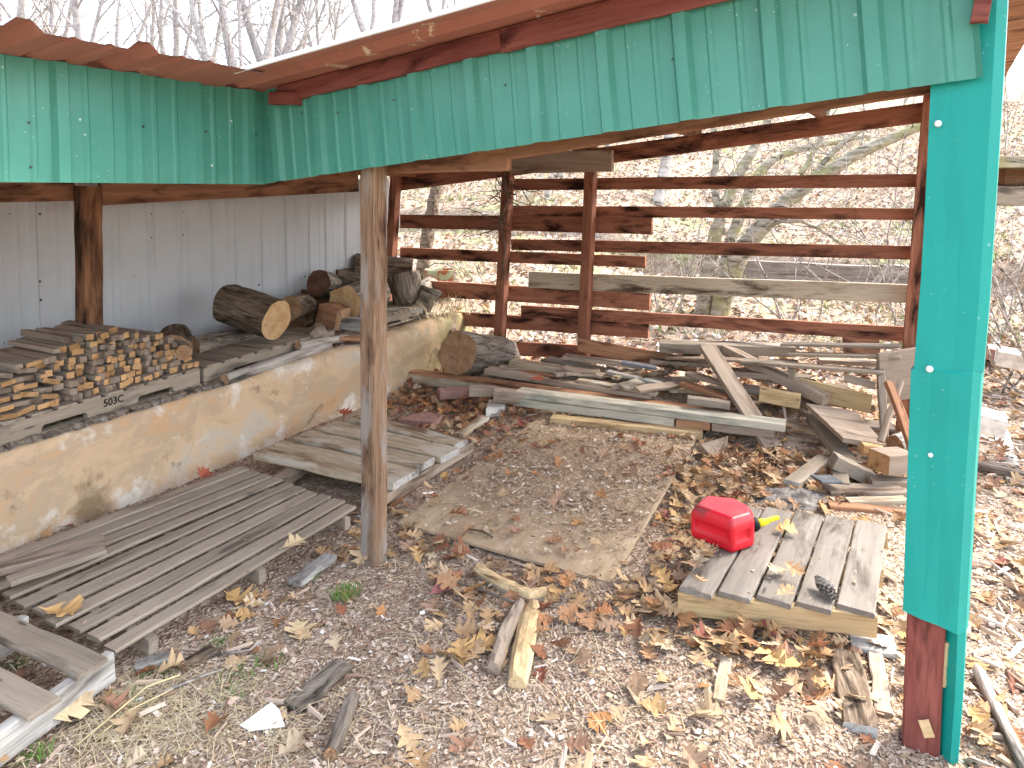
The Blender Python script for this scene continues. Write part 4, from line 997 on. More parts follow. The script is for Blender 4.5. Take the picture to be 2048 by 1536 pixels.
# rubble outside on the right
block('stone_block', 1990, 705, 6.3, .40, .3, .10, 20, 5, 'brick', 'pale pinkish flat stone outside behind the corner post', 'stone')
block('stone_block', 1975, 842, 3.95, .16, .2, .10, -30, 8, 'stone', 'white stone beside the corner post outside', 'stone')
block('stone_block', 2030, 720, 5.6, .25, .2, .12, -30, 8, 'stone', 'white rubble stone at the far right edge', 'stone')
plank('bleached_board', Z(2000, 855, .03), Z(2030, 960, .03), .09, .03, 'greyl', 'bleached board lying outside right of the corner post', 'board', anchor='mid', jit=.006)
log_obj('fallen_branch', Z(1945, 928, .04), Z(2090, 962, .05), .03, ('bark_grey', 'cut_old'), 'dark fallen branch outside right of the corner post', 'branch', rough=.1)
log_obj('fallen_branch', Z(1955, 1340, .02), Z(2070, 1580, .03), .018, ('bark_pale', 'cut_old'), 'bleached fallen branch near the foot of the corner post', 'branch', rough=.1)
# raised weathered timbers at the right edge
tr = empty('timber_rack', DP(2150, 700, 4.6), 'rack of two stacked weathered timbers at the right edge outside', 'rack')
def rk(x0, y0, x1, y1, d, W, T, mat, nm):
    a = DP(x0, y0, d); b = DP(x1, y1, d+.05); return plank(nm, a, b, W, T, mat, parent=tr, n=6, jit=.003)
rk(1992, 312, 2400, 318, 4.6, .30, .075, 'bark_moss', 'timber'); rk(1984, 372, 2400, 384, 4.6, .28, .12, 'grey', 'timber')
rk(2010, 336, 2400, 340, 4.80, .2, .12, 'postdark', 'gap_shade_board')  # dark recessed board added to stand in for the shade between both timbers
pa = DP(2110, 410, 4.75); post_ = MB(); m_, l_ = frame((pa.x, pa.y, 0), (pa.x+.001, pa.y, pa.z), .12, .12, 0, 'mid'); 
post_.board(l_, .12, .12, None).build('post', 'grey', tr, m_)
# ------------------------------------------------------------------ litter
def inside(poly, P):
    x, y = P[:, 0], P[:, 1]; r = np.zeros(len(P), bool); n = len(poly)
    for i in range(n):
        x1, y1 = poly[i][0], poly[i][1]; x2, y2 = poly[(i+1) % n][0], poly[(i+1) % n][1]
        c = ((y1 > y) != (y2 > y)) & (x < (x2-x1)*(y-y1)/((y2-y1)+1e-12)+x1); r ^= c
    return r
POL = [([Z(-95, 1140, .095), Z(240, 1306, .095), Z(718, 1013, .095), Z(478, 932, .095)], .097, .012),
       (CP, .02, .5),
       ([Z(492, 912, .14), Z(800, 972, .14), Z(936, 880, .14), Z(742, 826, .14)], .142, .015),
       ([*pz_], .152, .03)]
plyP = [tuple(pnl), tuple(pnr), tuple(pnr+dir_*2.4), tuple(pnl+dir_*2.4)]
def frustum_pts(n, d0, d1, margin=.7, power=1.0):
    q = RNG.random(n); d = (d0**power+(d1**power-d0**power)*q)**(1/power); x = (RNG.random(n)*2-1)*(.72*d+margin)
    P = np.outer(d, np.array(FH)[:2])+np.outer(x, np.array(RT)[:2]); return P
def px_of(P, z=0.):
    d = P @ np.array(FH)[:2]; x = P @ np.array(RT)[:2]; return 1024+F*x/d, HOR+F*(1.65-z)/d
def surf(P):
    z = height(P[:, 0], P[:, 1]); keep = np.ones(len(P))
    pin = inside(plyP, P); z = np.where(pin, z*.0+.032, z)
    for poly, zz, k in POL:
        m = inside(poly, P); z = np.where(m, zz, z); keep = np.where(m, k, keep)
    w = (P[:, 0] < wall_u(P[:, 1])+.03); z = np.where(w & (P[:, 0] > -4.9), .50, z)
    return z, keep, pin
def rotm(yaw, tilt, tdir, roll):
    cy, sy = np.cos(yaw), np.sin(yaw); n = len(yaw)
    Rz = np.zeros((n, 3, 3)); Rz[:, 0, 0] = cy; Rz[:, 0, 1] = -sy; Rz[:, 1, 0] = sy; Rz[:, 1, 1] = cy; Rz[:, 2, 2] = 1
    ct, st = np.cos(tilt), np.sin(tilt); Rx = np.zeros((n, 3, 3)); Rx[:, 0, 0] = 1; Rx[:, 1, 1] = ct; Rx[:, 1, 2] = -st; Rx[:, 2, 1] = st; Rx[:, 2, 2] = ct
    cr, sr = np.cos(roll), np.sin(roll); Ry = np.zeros((n, 3, 3)); Ry[:, 0, 0] = cr; Ry[:, 0, 2] = sr; Ry[:, 1, 1] = 1; Ry[:, 2, 0] = -sr; Ry[:, 2, 2] = cr
    return Rz @ Rx @ Ry
def scatter(name, tmpl, faces, pos, size, yaw, tilt, roll, mats, mi=None, aspect=None):
    """tmpl: list of (k,3) variants with shared faces"""
    n = len(pos); T = np.stack(tmpl); var = RNG.integers(0, len(tmpl), n); B = T[var].copy()
    if aspect is not None: B[:, :, 1] *= aspect[:, None]
    B *= size[:, None, None]; Rm = rotm(yaw, tilt, None, roll)
    W = np.einsum('nij,nkj->nki', Rm, B)
    W[:, :, 2] -= W[:, :, 2].min(axis=1, keepdims=True)*.85
    W += pos[:, None, :]; k = T.shape[1]
    Fc = (faces[None]+(np.arange(n)*k)[:, None, None]).reshape(-1, faces.shape[1])
    m_ = None if mi is None else np.repeat(mi, len(faces))
    return fastmesh(name, W.reshape(-1, 3), Fc, mats, mi=m_)
def leaf_variants(nv_, fine=True):
    out = []
    if fine: st = [(0, .012), (.14, .025), (.26, .28), (.34, .24), (.41, .09), (.50, .42), (.59, .34), (.66, .10), (.74, .30), (.82, .22), (.89, .07), (1., .005)]
    else: st = [(0, .02), (.2, .16), (.35, .09), (.5, .36), (.62, .1), (.78, .25), (1., .01)]
    for _ in range(nv_):
        c1 = RNG.uniform(-.1, 1.0); c2 = RNG.uniform(-.7, .7); tw = RNG.uniform(-.6, .6); vs = []; b = RNG.uniform(-.3, .3)
        for (t_, w) in st:
            for sgn in (-1, 0, 1):
                ww_ = w*(1+RNG.uniform(-.22, .22)); x = t_-.5+((.15 if w > .25 else .05)*abs(sgn) if w > .12 else 0)*RNG.uniform(.4, 1.4); y = sgn*ww_+b*(t_-.5)**2
                z = c1*abs(sgn)*ww_**1.5+c2*(t_-.5)**2+tw*(t_-.5)*sgn*ww_+RNG.uniform(-.02, .02)
                vs.append((x, y, z))
        out.append(np.array(vs))
    n = len(st); fs = []
    for i in range(n-1):
        for j in range(2): a = i*3+j; fs.append((a, a+3, a+4, a+1))
    return out, np.array(fs)
def chip_variants(nv_):
    out = []
    for _ in range(nv_):
        a = RNG.uniform(.25, .5, 4); t_ = RNG.uniform(.05, .14)
        base = np.array([(-.5, -a[0], 0), (.5, -a[1], 0), (.5, a[2], 0), (-.5, a[3], 0)]); base[:, :2] += RNG.uniform(-.16, .16, (4, 2))
        top = base.copy(); top[:, 2] = t_+RNG.uniform(-.03, .06, 4); top[:, :2] *= .93; out.append(np.concatenate([base, top]))
    return out, np.array([(3, 2, 1, 0), (4, 5, 6, 7), (0, 1, 5, 4), (1, 2, 6, 5), (2, 3, 7, 6), (3, 0, 4, 7)])
LVF, LFF = leaf_variants(26); LVC, LFC = leaf_variants(14, False); CV, CF = chip_variants(40)
U1 = lambda n, a=0., b=1.: RNG.uniform(a, b, n)
def bump_density(px, py, spots):
    w = np.zeros(len(px))
    for (x, y, rx, ry, k) in spots: w += k*np.exp(-((px-x)/rx)**2-((py-y)/ry)**2)
    return w
# wood chips
P = frustum_pts(190000, 1.75, 6.2, .5, 1.2); z, keep, pin = surf(P); px, py = px_of(P)
inshed = (P[:, 1] > 2.45) & (P[:, 0] < .05)
right = P[:, 0] > .12
dens = np.where(pin, .10+bump_density(px, py, [(1270, 930, 200, 90, 1.0), (1150, 1010, 170, 60, .9), (1280, 1060, 130, 60, .9), (1000, 990, 80, 50, .5), (1050, 930, 80, 60, .4), (1300, 870, 150, 40, .8)]), np.where(inshed, .55, 1.0))
dens = np.where(P[:, 1] > 4.75, dens*.35, dens); dens = np.where(right, 1.0, dens)
dens = np.where(P[:, 0] < wall_u(P[:, 1])+.03, np.where(P[:, 0] > -4.8, .8, 0), dens)
sel = (U1(len(P)) < np.clip(dens, 0, 1)*keep); P = P[sel]; z = z[sel]; px = px[sel]; py = py[sel]; right = right[sel]; inshed = inshed[sel]; pin = pin[sel]; n = len(P)
small = U1(n) < .78; size = np.where(small, U1(n, .004, .011), U1(n, .010, .023))*np.where(right, 1.1, 1)
asp = np.where(U1(n) < .5, U1(n, .3, 1.0), U1(n, .12, .4))
front = ~inshed & ~right
size = np.where(pin, size*1.35, size); pm = np.where(pin, .68, 0)+np.where(pin, 0, 1)*np.where(right, .15, np.where(front & (py > 1130), .34, .88)); mi = (U1(n) < pm).astype(int); mi = np.where(right & (U1(n) < .6), 2, mi)
o = scatter('wood_chips', CV, CF, np.column_stack([P, z+U1(n, 0, .006)]), size, U1(n, 0, 6.28), RNG.normal(0, .22, n), RNG.normal(0, .22, n), ['chip', 'chip_dark', 'chip_pale'], mi, asp)
tag(o, None, None, None, 'stuff')
# long splinters / sticks (right side outside mostly)
P = frustum_pts(15000, 1.75, 7.5, .7, 1.3); z, keep, pin = surf(P); px, py = px_of(P); right = P[:, 0] > .14
dens = np.where(right, .42, np.where(P[:, 1] < 2.5, .12, np.where(P[:, 1] < 4.7, .06, .03))); dens = np.where(P[:, 0] < wall_u(P[:, 1])+.03, .0, dens)
dens = np.where(pin, .012, dens); sel = U1(len(P)) < dens*keep; P = P[sel]; z = z[sel]; right = right[sel]; n = len(P)
o = scatter('splinters', CV, CF, np.column_stack([P, z+U1(n, .002, .012)]), np.where(right, U1(n, .03, .13), U1(n, .025, .08)), np.where(right, RNG.normal(2.2, .75, n), U1(n, 0, 6.28)), RNG.normal(0, .25, n), RNG.normal(0, .12, n), ['chip', 'chip_pale'], (right & (U1(n) < .55)).astype(int), U1(n, .06, .2))
tag(o, None, None, None, 'stuff')
# oak leaves near
P = frustum_pts(46000, 1.75, 7.0, .6, 1.3); z, keep, pin = surf(P); px, py = px_of(P); right = P[:, 0] > .14
keep = np.where(inside(pz_, P) & (px+(py-1050)*.35 < 1500), .8, keep)
inshed = (P[:, 1] > 2.45) & (P[:, 0] < .05)
spots = [(1500, 1260, 260, 70, .75), (1650, 1330, 150, 110, .4), (1000, 790, 230, 60, .9), (900, 800, 120, 70, .6), (870, 1000, 70, 110, .8), (1440, 970, 120, 90, .7), (1400, 1050, 70, 80, .45), (1580, 980, 130, 60, .55),
         (1700, 900, 120, 70, .5), (1380, 1200, 90, 70, .5), (1000, 1180, 120, 40, .35), (960, 1260, 70, 60, .35), (130, 1460, 90, 60, .35), (700, 1120, 90, 40, .35), (480, 1260, 60, 40, .15), (1150, 1230, 90, 50, .2), (1480, 860, 70, 50, .5), (1450, 1440, 300, 120, .16)]
dens = .017+bump_density(px, py, spots)*.46
dens = np.where(pin, np.where((px > 1330), dens*.5, .03), dens); dens = np.where(right, .10, dens); dens = np.where((P[:, 1] > 4.7) & inshed, .22, dens)
dens = np.where(P[:, 0] < wall_u(P[:, 1])+.03, 0, dens)
sel = U1(len(P)) < np.clip(dens, 0, .8)*np.where(keep < 1, keep*.6, 1); P = P[sel]; z = z[sel]; px = px[sel]; py = py[sel]; inshed = inshed[sel]; n = len(P)
pile = np.clip(bump_density(px, py, spots), 0, 1)
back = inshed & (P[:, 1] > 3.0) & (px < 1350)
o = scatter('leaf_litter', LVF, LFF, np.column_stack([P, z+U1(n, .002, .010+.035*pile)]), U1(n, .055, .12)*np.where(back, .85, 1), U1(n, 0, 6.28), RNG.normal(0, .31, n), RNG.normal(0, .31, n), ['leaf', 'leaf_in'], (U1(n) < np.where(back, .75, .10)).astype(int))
tag(o, None, None, None, 'stuff')
# leaves on the slope behind
P = frustum_pts(60000, 6.0, 24, 2.0, 1.15); ok = (P[:, 1] > 5.95) | (P[:, 0] > .5); P = P[ok]; n = len(P); z = height(P[:, 0], P[:, 1])
o = scatter('hillside_leaves', LVC, LFC, np.column_stack([P, z+U1(n, 0, .02)]), U1(n, .05, .12), U1(n, 0, 6.28), RNG.normal(0, .45, n), RNG.normal(0, .4, n), ['leaf_hill', 'leaf'], (U1(n) < .12).astype(int))
tag(o, None, None, None, 'stuff')
# straw and grass
def blades(name, centres, per, length, rad, mat, flat=.5):
    vs = []; fs = []; c = 0
    for (p, r_, k) in centres:
        for _ in range(int(per*k)):
            a = random.uniform(0, 6.28); d = r_*math.sqrt(random.random()); b = Vector((p[0]+math.cos(a)*d, p[1]+math.sin(a)*d, p[2]))
            L_ = length*random.uniform(.5, 1.3); a2 = random.uniform(0, 6.28); el = random.uniform(flat, 1.35) if flat > .3 else random.uniform(0, .25)
            dv = Vector((math.cos(a2)*math.cos(el), math.sin(a2)*math.cos(el), math.sin(el))); s_ = dv.cross(Vector((0, 0, 1))).normalized()*rad
            mid = b+dv*L_*.55; tip = b+dv*L_+Vector((math.cos(a2), math.sin(a2), -.35))*L_*.25
            tip.z = max(tip.z, p[2]+.004)
            vs += [b-s_, b+s_, mid+s_*.8, mid-s_*.8, tip+s_*.15, tip-s_*.15]; fs += [(c, c+1, c+2, c+3), (c+3, c+2, c+4, c+5)]; c += 6
    o = fastmesh(name, np.array([tuple(v) for v in vs]), np.array(fs), [mat]); tag(o, None, None, None, 'stuff'); return o
random.seed(3)
blades('dry_straw', [(Z(330, 1440, .01), .22, 1.6), (Z(260, 1400, .01), .15, 1), (Z(420, 1500, .01), .25, 1.2), (Z(200, 1520, .01), .25, 1), (Z(650, 1480, .01), .3, .5), (Z(1000, 1400, .01), .5, .5), (Z(1250, 1330, .01), .4, .4), (Z(850, 1180, .01), .4, .4)], 170, .10, .0012, 'straw', 0)
blades('grass', [(Z(690, 1190, 0), .06, 1.2), (Z(310, 1352, 0), .045, .6), (Z(470, 1375, 0), .08, .6), (Z(75, 1510, 0), .04, .5), (Z(620, 1155, 0), .03, .3), (Z(430, 1297, 0), .04, .4), (Z(20, 1345, 0), .05, .5), (Z(540, 1330, 0), .05, .25), (Z(250, 1410, 0), .05, .3)], 130, .035, .0016, 'grass')
hg = []
for _ in range(120):
    x = random.uniform(780, 2048); d = random.uniform(7, 20); p = DP(x, 500, d); p.z = H(p); hg.append((p, random.uniform(.25, .8), random.uniform(.3, 1)))
blades('hill_grass', hg, 70, .16, .004, 'grass', .35)
blades('hill_straw', hg[::2]+[(WL(3.75, .15, .5), .25, 1.0), (WL(4.1, .1, .5), .2, 1.3)], 60, .25, .003, 'straw', .35)
# a few single leaves lying on boards
fl_, ff_ = LVF, LFF
def one_leaf(p, size, yaw, tilt, mat, label):
    b = random.choice(fl_)*size; r3 = (Matrix.Rotation(yaw, 3, 'Z') @ Matrix.Rotation(tilt, 3, 'X')); vv = [tuple(Vector(p)+r3 @ Vector(x)) for x in b]
    zmin = min(v[2] for v in vv)-p[2]; vv = [(a, b_, c-zmin+.002) for (a, b_, c) in vv]
    m_ = MB().add(vv, [tuple(f) for f in ff_]); o = m_.build('oak_leaf', mat); return tag(o, label, 'leaf', 'single dry oak leaves')
M['bark_far'] = plain('distant_grey_bark', (.36, .33, .315), .9, 0, .28)
M['leafA'] = plain('amber_leaf', (.50, .31, .13), .6, 0, .2); M['leafB'] = plain('red_leaf', (.34, .09, .05), .6, 0, .2); M['leafC'] = plain('pale_tan_leaf', (.58, .44, .26), .6, 0, .15); M['leafD'] = plain('wine_leaf', (.34, .13, .12), .7, 0, .2)
one_leaf(Z(125, 1225, .10), .16, .6, .1, 'leafA', 'amber oak leaf lying on the near end of the long slatted pallet')
one_leaf(Z(585, 1090, .10), .13, 1.4, .2, 'leafC', 'pale leaf standing between slats of the long slatted pallet')
one_leaf(Z(405, 955, .10), .13, 2.2, .5, 'leafB', 'curled brown leaf leaning against the concrete wall on the long pallet')
one_leaf(Z(690, 828, .16), .12, .2, .5, 'leafB', 'curled red leaf against the wall at the back of the plank platform')
one_leaf(Z(1075, 760, .19), .12, .3, .3, 'leafB', 'red brown oak leaf perched on the long reddish timber')
one_leaf(Z(885, 1186, .01), .13, .9, .1, 'leafD', 'wine-coloured leaf on the chips right of the centre post foot')
one_leaf(Z(1570, 1065, .16), .12, .4, .3, 'leafA', 'brown leaf on the slats beside the yellow spout')
one_leaf(Z(960, 1290, .01), .15, .8, .1, 'leafA', 'golden leaf left of the firewood pair')
one_leaf(Z(140, 1430, .03), .16, 1.5, .35, 'leafC', 'pale tan upright leaf by the broken pallet in the near left corner')
one_leaf(Z(600, 1265, .0), .16, 2.5, .1, 'leafC', 'tan leaf lying alone on bare chips between pallet and centre post')
one_leaf(Z(1560, 1325, .03), .19, 2.9, .2, 'leafA', 'large brown leaf in front of the fuel can pallet')
one_leaf(Z(480, 1200, .0), .17, .3, .1, 'leafA', 'broad amber leaf on the chips right of the long slatted pallet')
# pine cone on the fuel can pallet
mb = MB(); c0 = Z(1648, 1172, PT+.03); ca = (FH*.055+RT*-.01+Vector((0, 0, .01)))
for i in range(70):
    q = i/70; a = i*2.4; rr = .028*math.sin(math.pi*(q*.85+.1)); p = c0+ca*(q*2-1); y = RT; z_ = Vector((0, 0, 1)); d = y*math.cos(a)+z_*math.sin(a)
    s_ = d.cross(ca.normalized())*.010; mb.add([p+d*rr*.3-s_, p+d*rr*.3+s_, p+d*rr-ca*.12+s_*.8, p+d*rr-ca*.12-s_*.8, p+d*rr*.5-ca*.2], [(0, 1, 2, 3), (3, 2, 4)])
tag(mb.build('pine_cone', 'bark_pale'), 'weathered grey pine cone on the slats of the fuel can pallet', 'pine cone')
# ash heap
mb = MB(); bm = bmesh.new(); bmesh.ops.create_grid(bm, x_segments=26, y_segments=20, size=.5)
hc = Z(1592, 1000, 0); M['ash'] = plain('grey_ash', (.21, .19, .17), .95, 0, .6)
for v in bm.verts:
    r_ = math.hypot(v.co.x*2, v.co.y*2); h = max(0, 1-r_*r_); v.co = Vector((v.co.x*.52, v.co.y*.36, .045*h+.016*h*mnoise.noise(Vector((v.co.x*16, v.co.y*16, 1)))+.012*h*mnoise.noise(Vector((v.co.x*40, v.co.y*40, 1)))-.004))
me = D.meshes.new('ash_heap'); bm.to_mesh(me); bm.free(); me.materials.append(M['ash']); o = D.objects.new('ash_heap', me); COL.objects.link(o); o.location = hc; o.rotation_euler = (0, 0, YAW-.1)
tag(o, 'small grey ash heap in the leaves behind the fuel can', 'ash heap')

# ------------------------------------------------------------------ trees and things behind
def branch(mb, p, d, r, L, lev, maxlev, segs=6, n=6, curve=.18, droop=0., mi=0, split=(2, 4), up=.0):
    pts = [Vector(p)]; d = Vector(d).normalized(); st = L/segs; rs = [r]; dirs = [d.copy()]
    for i in range(segs):
        d = (d+Vector((random.gauss(0, curve), random.gauss(0, curve), random.gauss(0, curve)+up-droop*i/segs))).normalized()
        pts.append(pts[-1]+d*st); rs.append(r*(1-(i+1)/segs*.72)); dirs.append(d.copy())
    mb.tube(pts, rs, max(3, n), mi, False)
    if lev < maxlev:
        for _ in range(random.randint(*split)):
            i = random.randint(max(1, segs//3), segs); a = random.uniform(0, 6.28); o_ = dirs[i].orthogonal().normalized(); o2 = dirs[i].cross(o_)
            nd = (dirs[i]*random.uniform(.55, 1.0)+(o_*math.cos(a)+o2*math.sin(a))*random.uniform(.5, .9)).normalized()
            branch(mb, pts[i], nd, rs[i]*random.uniform(.45, .7), L*random.uniform(.45, .75), lev+1, maxlev, max(3, segs-1), n-1, curve*1.1, droop, mi, split, up)
def limb(mb, p, d, r, L, lev, wander=.05, up=.03):
    """long tapering limb with many finer side twigs"""
    segs = (12, 7, 5, 4)[lev]; pts = [Vector(p)]; d = Vector(d).normalized(); rs = [r]; ds = [d.copy()]
    for i in range(segs):
        d = (d+Vector((random.gauss(0, wander), random.gauss(0, wander), random.gauss(0, wander)+up))).normalized(); pts.append(pts[-1]+d*(L/segs)); rs.append(r*(1-.8*(i+1)/segs)+.0025); ds.append(d.copy())
    mb.tube(pts, rs, (7, 5, 4, 3)[lev], 0, False)
    if lev < 3:
        for _ in range(random.randint(*((7, 10), (3, 6), (2, 3))[lev])):
            i = random.randint(2 if lev == 0 else 1, segs); a = random.uniform(0, 6.28); o_ = ds[i].orthogonal().normalized(); o2 = ds[i].cross(o_)
            nd = ds[i]*random.uniform(.5, 1.1)+(o_*math.cos(a)+o2*math.sin(a))*random.uniform(.5, 1.0)
            limb(mb, pts[i], nd, min(rs[i]*.55, (.035, .014, .007)[lev]), L*random.uniform(.22, .42) if lev == 0 else L*random.uniform(.4, .75), lev+1, (.1, .14, .18)[lev], .03)
def bare_tree(px, dist, r, stems, label, fork=3.0, hgt=9, group='bare winter trees behind the shed roof', mat='bark_far', lean=0., nm='bare_tree'):
    b = DP(px, 400, dist); b.z = H(b)-.1; root = empty(nm, b, label, 'tree', group)
    tk = MB(); cr = MB(); fork = max(1.2, fork-(1.3 if len(stems) > 2 else .6)-b.z*.3); top = b+Vector((0, 0, fork))+RT*lean*fork
    pts = [b.lerp(top, q/6)+Vector((random.gauss(0, .02), random.gauss(0, .02), 0))*q*.6 for q in range(7)]
    tk.tube(pts, [r*(1.15-.3*q/6) for q in range(7)], 9, 0, False, .05)
    for (dx, dy, rr, L) in stems:
        d = (RT*dx*.62+FH*dy+Vector((0, 0, 1))).normalized(); limb(cr, top-d*.08, d, r*rr*.9, L*1.15, 0)
    tk.build('trunk', mat, root); cr.build('crown', mat, root); return root
random.seed(17)
bare_tree(490, 15.5, .17, [(-.75, .1, .6, 5), (-.45, .2, .6, 5), (-.15, .2, .75, 5), (.45, .1, .8, 5.2), (.12, -.1, .4, 4), (-1.0, .1, .35, 4)], 'many-stemmed bare tree fanning out above the roof valley', fork=3.6)
bare_tree(548, 16.5, .18, [(-.42, .1, .75, 5), (.03, .1, .8, 6), (.42, 0, .7, 5.5), (.8, 0, .35, 4)], 'grey bare tree with three forked limbs right of the fanned tree', fork=3.9)
bare_tree(345, 18, .13, [(-.3, .1, .7, 6), (.2, .1, .8, 6), (.6, 0, .4, 4)], 'slim bare tree left of the fanned tree', fork=4.2)
bare_tree(178, 17, .12, [(-.15, .1, .95, 6), (.5, 0, .5, 5)], 'straight bare tree behind the second roof rib', fork=4.4, lean=-.02)
bare_tree(118, 20, .15, [(-.1, .1, .9, 6), (.35, 0, .6, 5), (-.6, 0, .5, 5)], 'thick pale bare trunk behind the left roof rib', fork=4.8)
bare_tree(25, 24, .32, [(-.3, .1, .8, 6), (.3, .1, .8, 6), (0, 0, .6, 5)], 'wide dark bare tree at the far left edge', fork=4.5)
bare_tree(240, 23, .12, [(-.3, .1, .8, 6), (.35, .1, .7, 6)], 'far slender bare tree between the two roof ribs', fork=4.4, lean=.03)
bare_tree(425, 24, .13, [(-.3, .1, .8, 6), (.3, .1, .8, 6)], 'far bare tree behind the fanned tree', fork=4.6)
bare_tree(655, 20, .10, [(-.5, .1, .7, 5), (-.2, 0, .7, 5), (.4, .1, .7, 5), (.1, .1, .5, 4)], 'thin twiggy bare tree over the middle of the rake', fork=4.4)
bare_tree(760, 17, .13, [(-.45, .1, .75, 5), (.2, .1, .6, 5)], 'bare tree leaning left over the rake', fork=4.4, lean=-.06)
bare_tree(792, 19, .13, [(.05, .1, .9, 6), (.3, .1, .6, 5)], 'upright bare tree with pale trunk over the rake', fork=5.0)
bare_tree(880, 18, .12, [(-.55, .1, .7, 5), (.35, .1, .7, 5)], 'bare forked tree nearest the upper end of the white roof edge', fork=4.8)
bare_tree(300, 30, .16, [(-.3, .1, .8, 6), (.3, .1, .8, 6), (.7, 0, .5, 5)], 'hazy distant bare tree right of the second roof rib', fork=5)
bare_tree(600, 30, .16, [(-.3, .1, .8, 6), (.3, .1, .8, 6), (.7, 0, .5, 5)], 'hazy distant bare tree behind the grey forked tree', fork=5)
bare_tree(70, 32, .16, [(-.3, .1, .8, 6), (.3, .1, .8, 6), (.7, 0, .5, 5)], 'hazy distant bare tree near the left roof rib', fork=5)
bare_tree(940, 28, .15, [(-.5, .1, .8, 6), (.3, .1, .8, 6), (-.8, 0, .5, 5)], 'hazy distant bare tree at the upper end of the white roof edge', fork=5)
# trees by the rear wall: stems follow traced limbs, each at its own depth
def stem(mb, pts, rad, n=9):
    # pts (px,py,depth); smooth with catmull-rom
    P_ = [DP(*p) for p in pts]; out = []; rr = []
    for i in range(len(P_)-1):
        p0 = P_[max(0, i-1)]; p1 = P_[i]; p2 = P_[i+1]; p3 = P_[min(len(P_)-1, i+2)]
        for q in range(5):
            t_ = q/5; out.append(.5*((2*p1)+(p2-p0)*t_+(2*p0-5*p1+4*p2-p3)*t_*t_+(3*p1-p0-3*p2+p3)*t_**3)); rr.append(rad[i]+(rad[i+1]-rad[i])*t_)
    out.append(P_[-1]); rr.append(rad[-1]); k = 1
    out = [p+Vector((random.gauss(0, .006), random.gauss(0, .006), random.gauss(0, .006))) for p in out]
    mb.tube(out, rr, n, 0, True, .05); return out
def twigs(mb, path, r, L, count, lev=1, up=.02):
    for _ in range(count):
        p = random.choice(path[len(path)//3:]); d = RT*random.gauss(0, .7)+FH*random.gauss(0, .4)+Vector((0, 0, random.gauss(.35, .5)))
        branch(mb, p, d, r*random.uniform(.6, 1.2), L*random.uniform(.5, 1.2), 0, lev, 6, 5, .14, .04, 0, (2, 3), up)
random.seed(41)
b = DP(1425, 640, 8.3); b.z = H(b)
mt_ = empty('multi_stem_tree', b, 'pale multi-stemmed bare tree leaning right behind the rear rails', 'tree')
SL = [([(1402, 668, 8.2), (1412, 570, 8.25), (1438, 440, 8.3), (1462, 380, 8.35), (1505, 300, 8.4), (1560, 190, 8.6)], [.10, .085, .075, .065, .055, .04]),
      ([(1432, 660, 8.4), (1458, 500, 8.6), (1492, 400, 8.7), (1545, 320, 8.8), (1640, 290, 8.9), (1740, 270, 9)], [.075, .07, .062, .055, .04, .025]),
      ([(1422, 670, 8.2), (1470, 530, 8.15), (1530, 445, 8.1), (1610, 375, 8.0), (1690, 322, 7.9), (1770, 282, 7.8), (1900, 225, 7.7)], [.125, .115, .095, .08, .068, .058, .045]),
      ([(1448, 470, 8.3), (1430, 380, 8.4), (1432, 310, 8.5), (1425, 220, 8.6)], [.05, .045, .04, .03]),
      ([(1600, 350, 8.0), (1640, 280, 8.1), (1660, 200, 8.2)], [.03, .025, .02]),
      ([(1530, 455, 8.1), (1590, 440, 7.9), (1640, 460, 7.8), (1695, 492, 7.7), (1780, 500, 7.6)], [.028, .022, .02, .016, .01]),
      ([(1612, 372, 8.0), (1660, 310, 8.0), (1720, 262, 7.9), (1800, 235, 7.8)], [.035, .03, .025, .018])]
tw = MB()
for pts, rad in SL:
    s_ = MB(); path = stem(s_, pts, rad); s_.build('trunk', 'bark_moss', mt_); twigs(tw, path, .009, .8, 13, 1)
tw.build('crown', 'bark_pale', mt_)
def simple_tree(label, pts, rad, mat, ntw=8, group='slim trees behind the rear rails', L=.8, nm='slim_tree'):
    b = DP(*pts[0]); b.z = H(b); root = empty(nm, b, label, 'tree', group); s_ = MB(); P0 = list(pts)
    path = stem(s_, P0, rad)
    # carry the foot down to the ground
    f_ = path[0]; 
    if f_.z > H(f_): s_.tube([f_, Vector((f_.x, f_.y, H(f_)-.05))], [rad[0], rad[0]*1.2], 9)
    s_.build('trunk', mat, root); t_ = MB(); twigs(t_, path, .008, L, ntw, 1)
    if ntw: t_.build('crown', 'bark_pale', root)
    return root
simple_tree('leaning grey trunk behind the left rear rails above the green bucket', [(843, 560, 8.6), (858, 450, 8.7), (874, 370, 8.8), (905, 230, 9.2)], [.085, .08, .07, .05], 'bark', 5)
simple_tree('short leaning tan trunk behind the upper middle rails', [(1030, 440, 12), (1060, 390, 12), (1098, 330, 12.2), (1150, 220, 12.5)], [.10, .095, .085, .07], 'tan', 4)
simple_tree('straight pale trunk behind the top right end of the short rails', [(1312, 470, 13), (1318, 400, 13), (1332, 320, 13.2), (1345, 200, 13.5)], [.13, .12, .11, .09], 'bark_pale', 9)
simple_tree('thin pale trunk just left of the straight pale trunk', [(1118, 420, 15), (1120, 350, 15), (1130, 230, 15.5)], [.10, .09, .07], 'bark_pale', 6)
simple_tree('pale sloping trunk between the two rear posts', [(1085, 440, 13), (1096, 380, 13), (1104, 300, 13)], [.07, .065, .05], 'bark_pale', 4)
simple_tree('slender trunk right of the rear post with the cross board', [(1212, 360, 16), (1216, 310, 16), (1222, 200, 16)], [.08, .07, .05], 'bark_pale', 4)
simple_tree('bleached dead stump leaning behind the timber edging', [(1728, 566, 9.8), (1745, 530, 9.8), (1760, 480, 9.9)], [.07, .06, .02], 'bark_pale', 2, L=.4, nm='dead_stump')
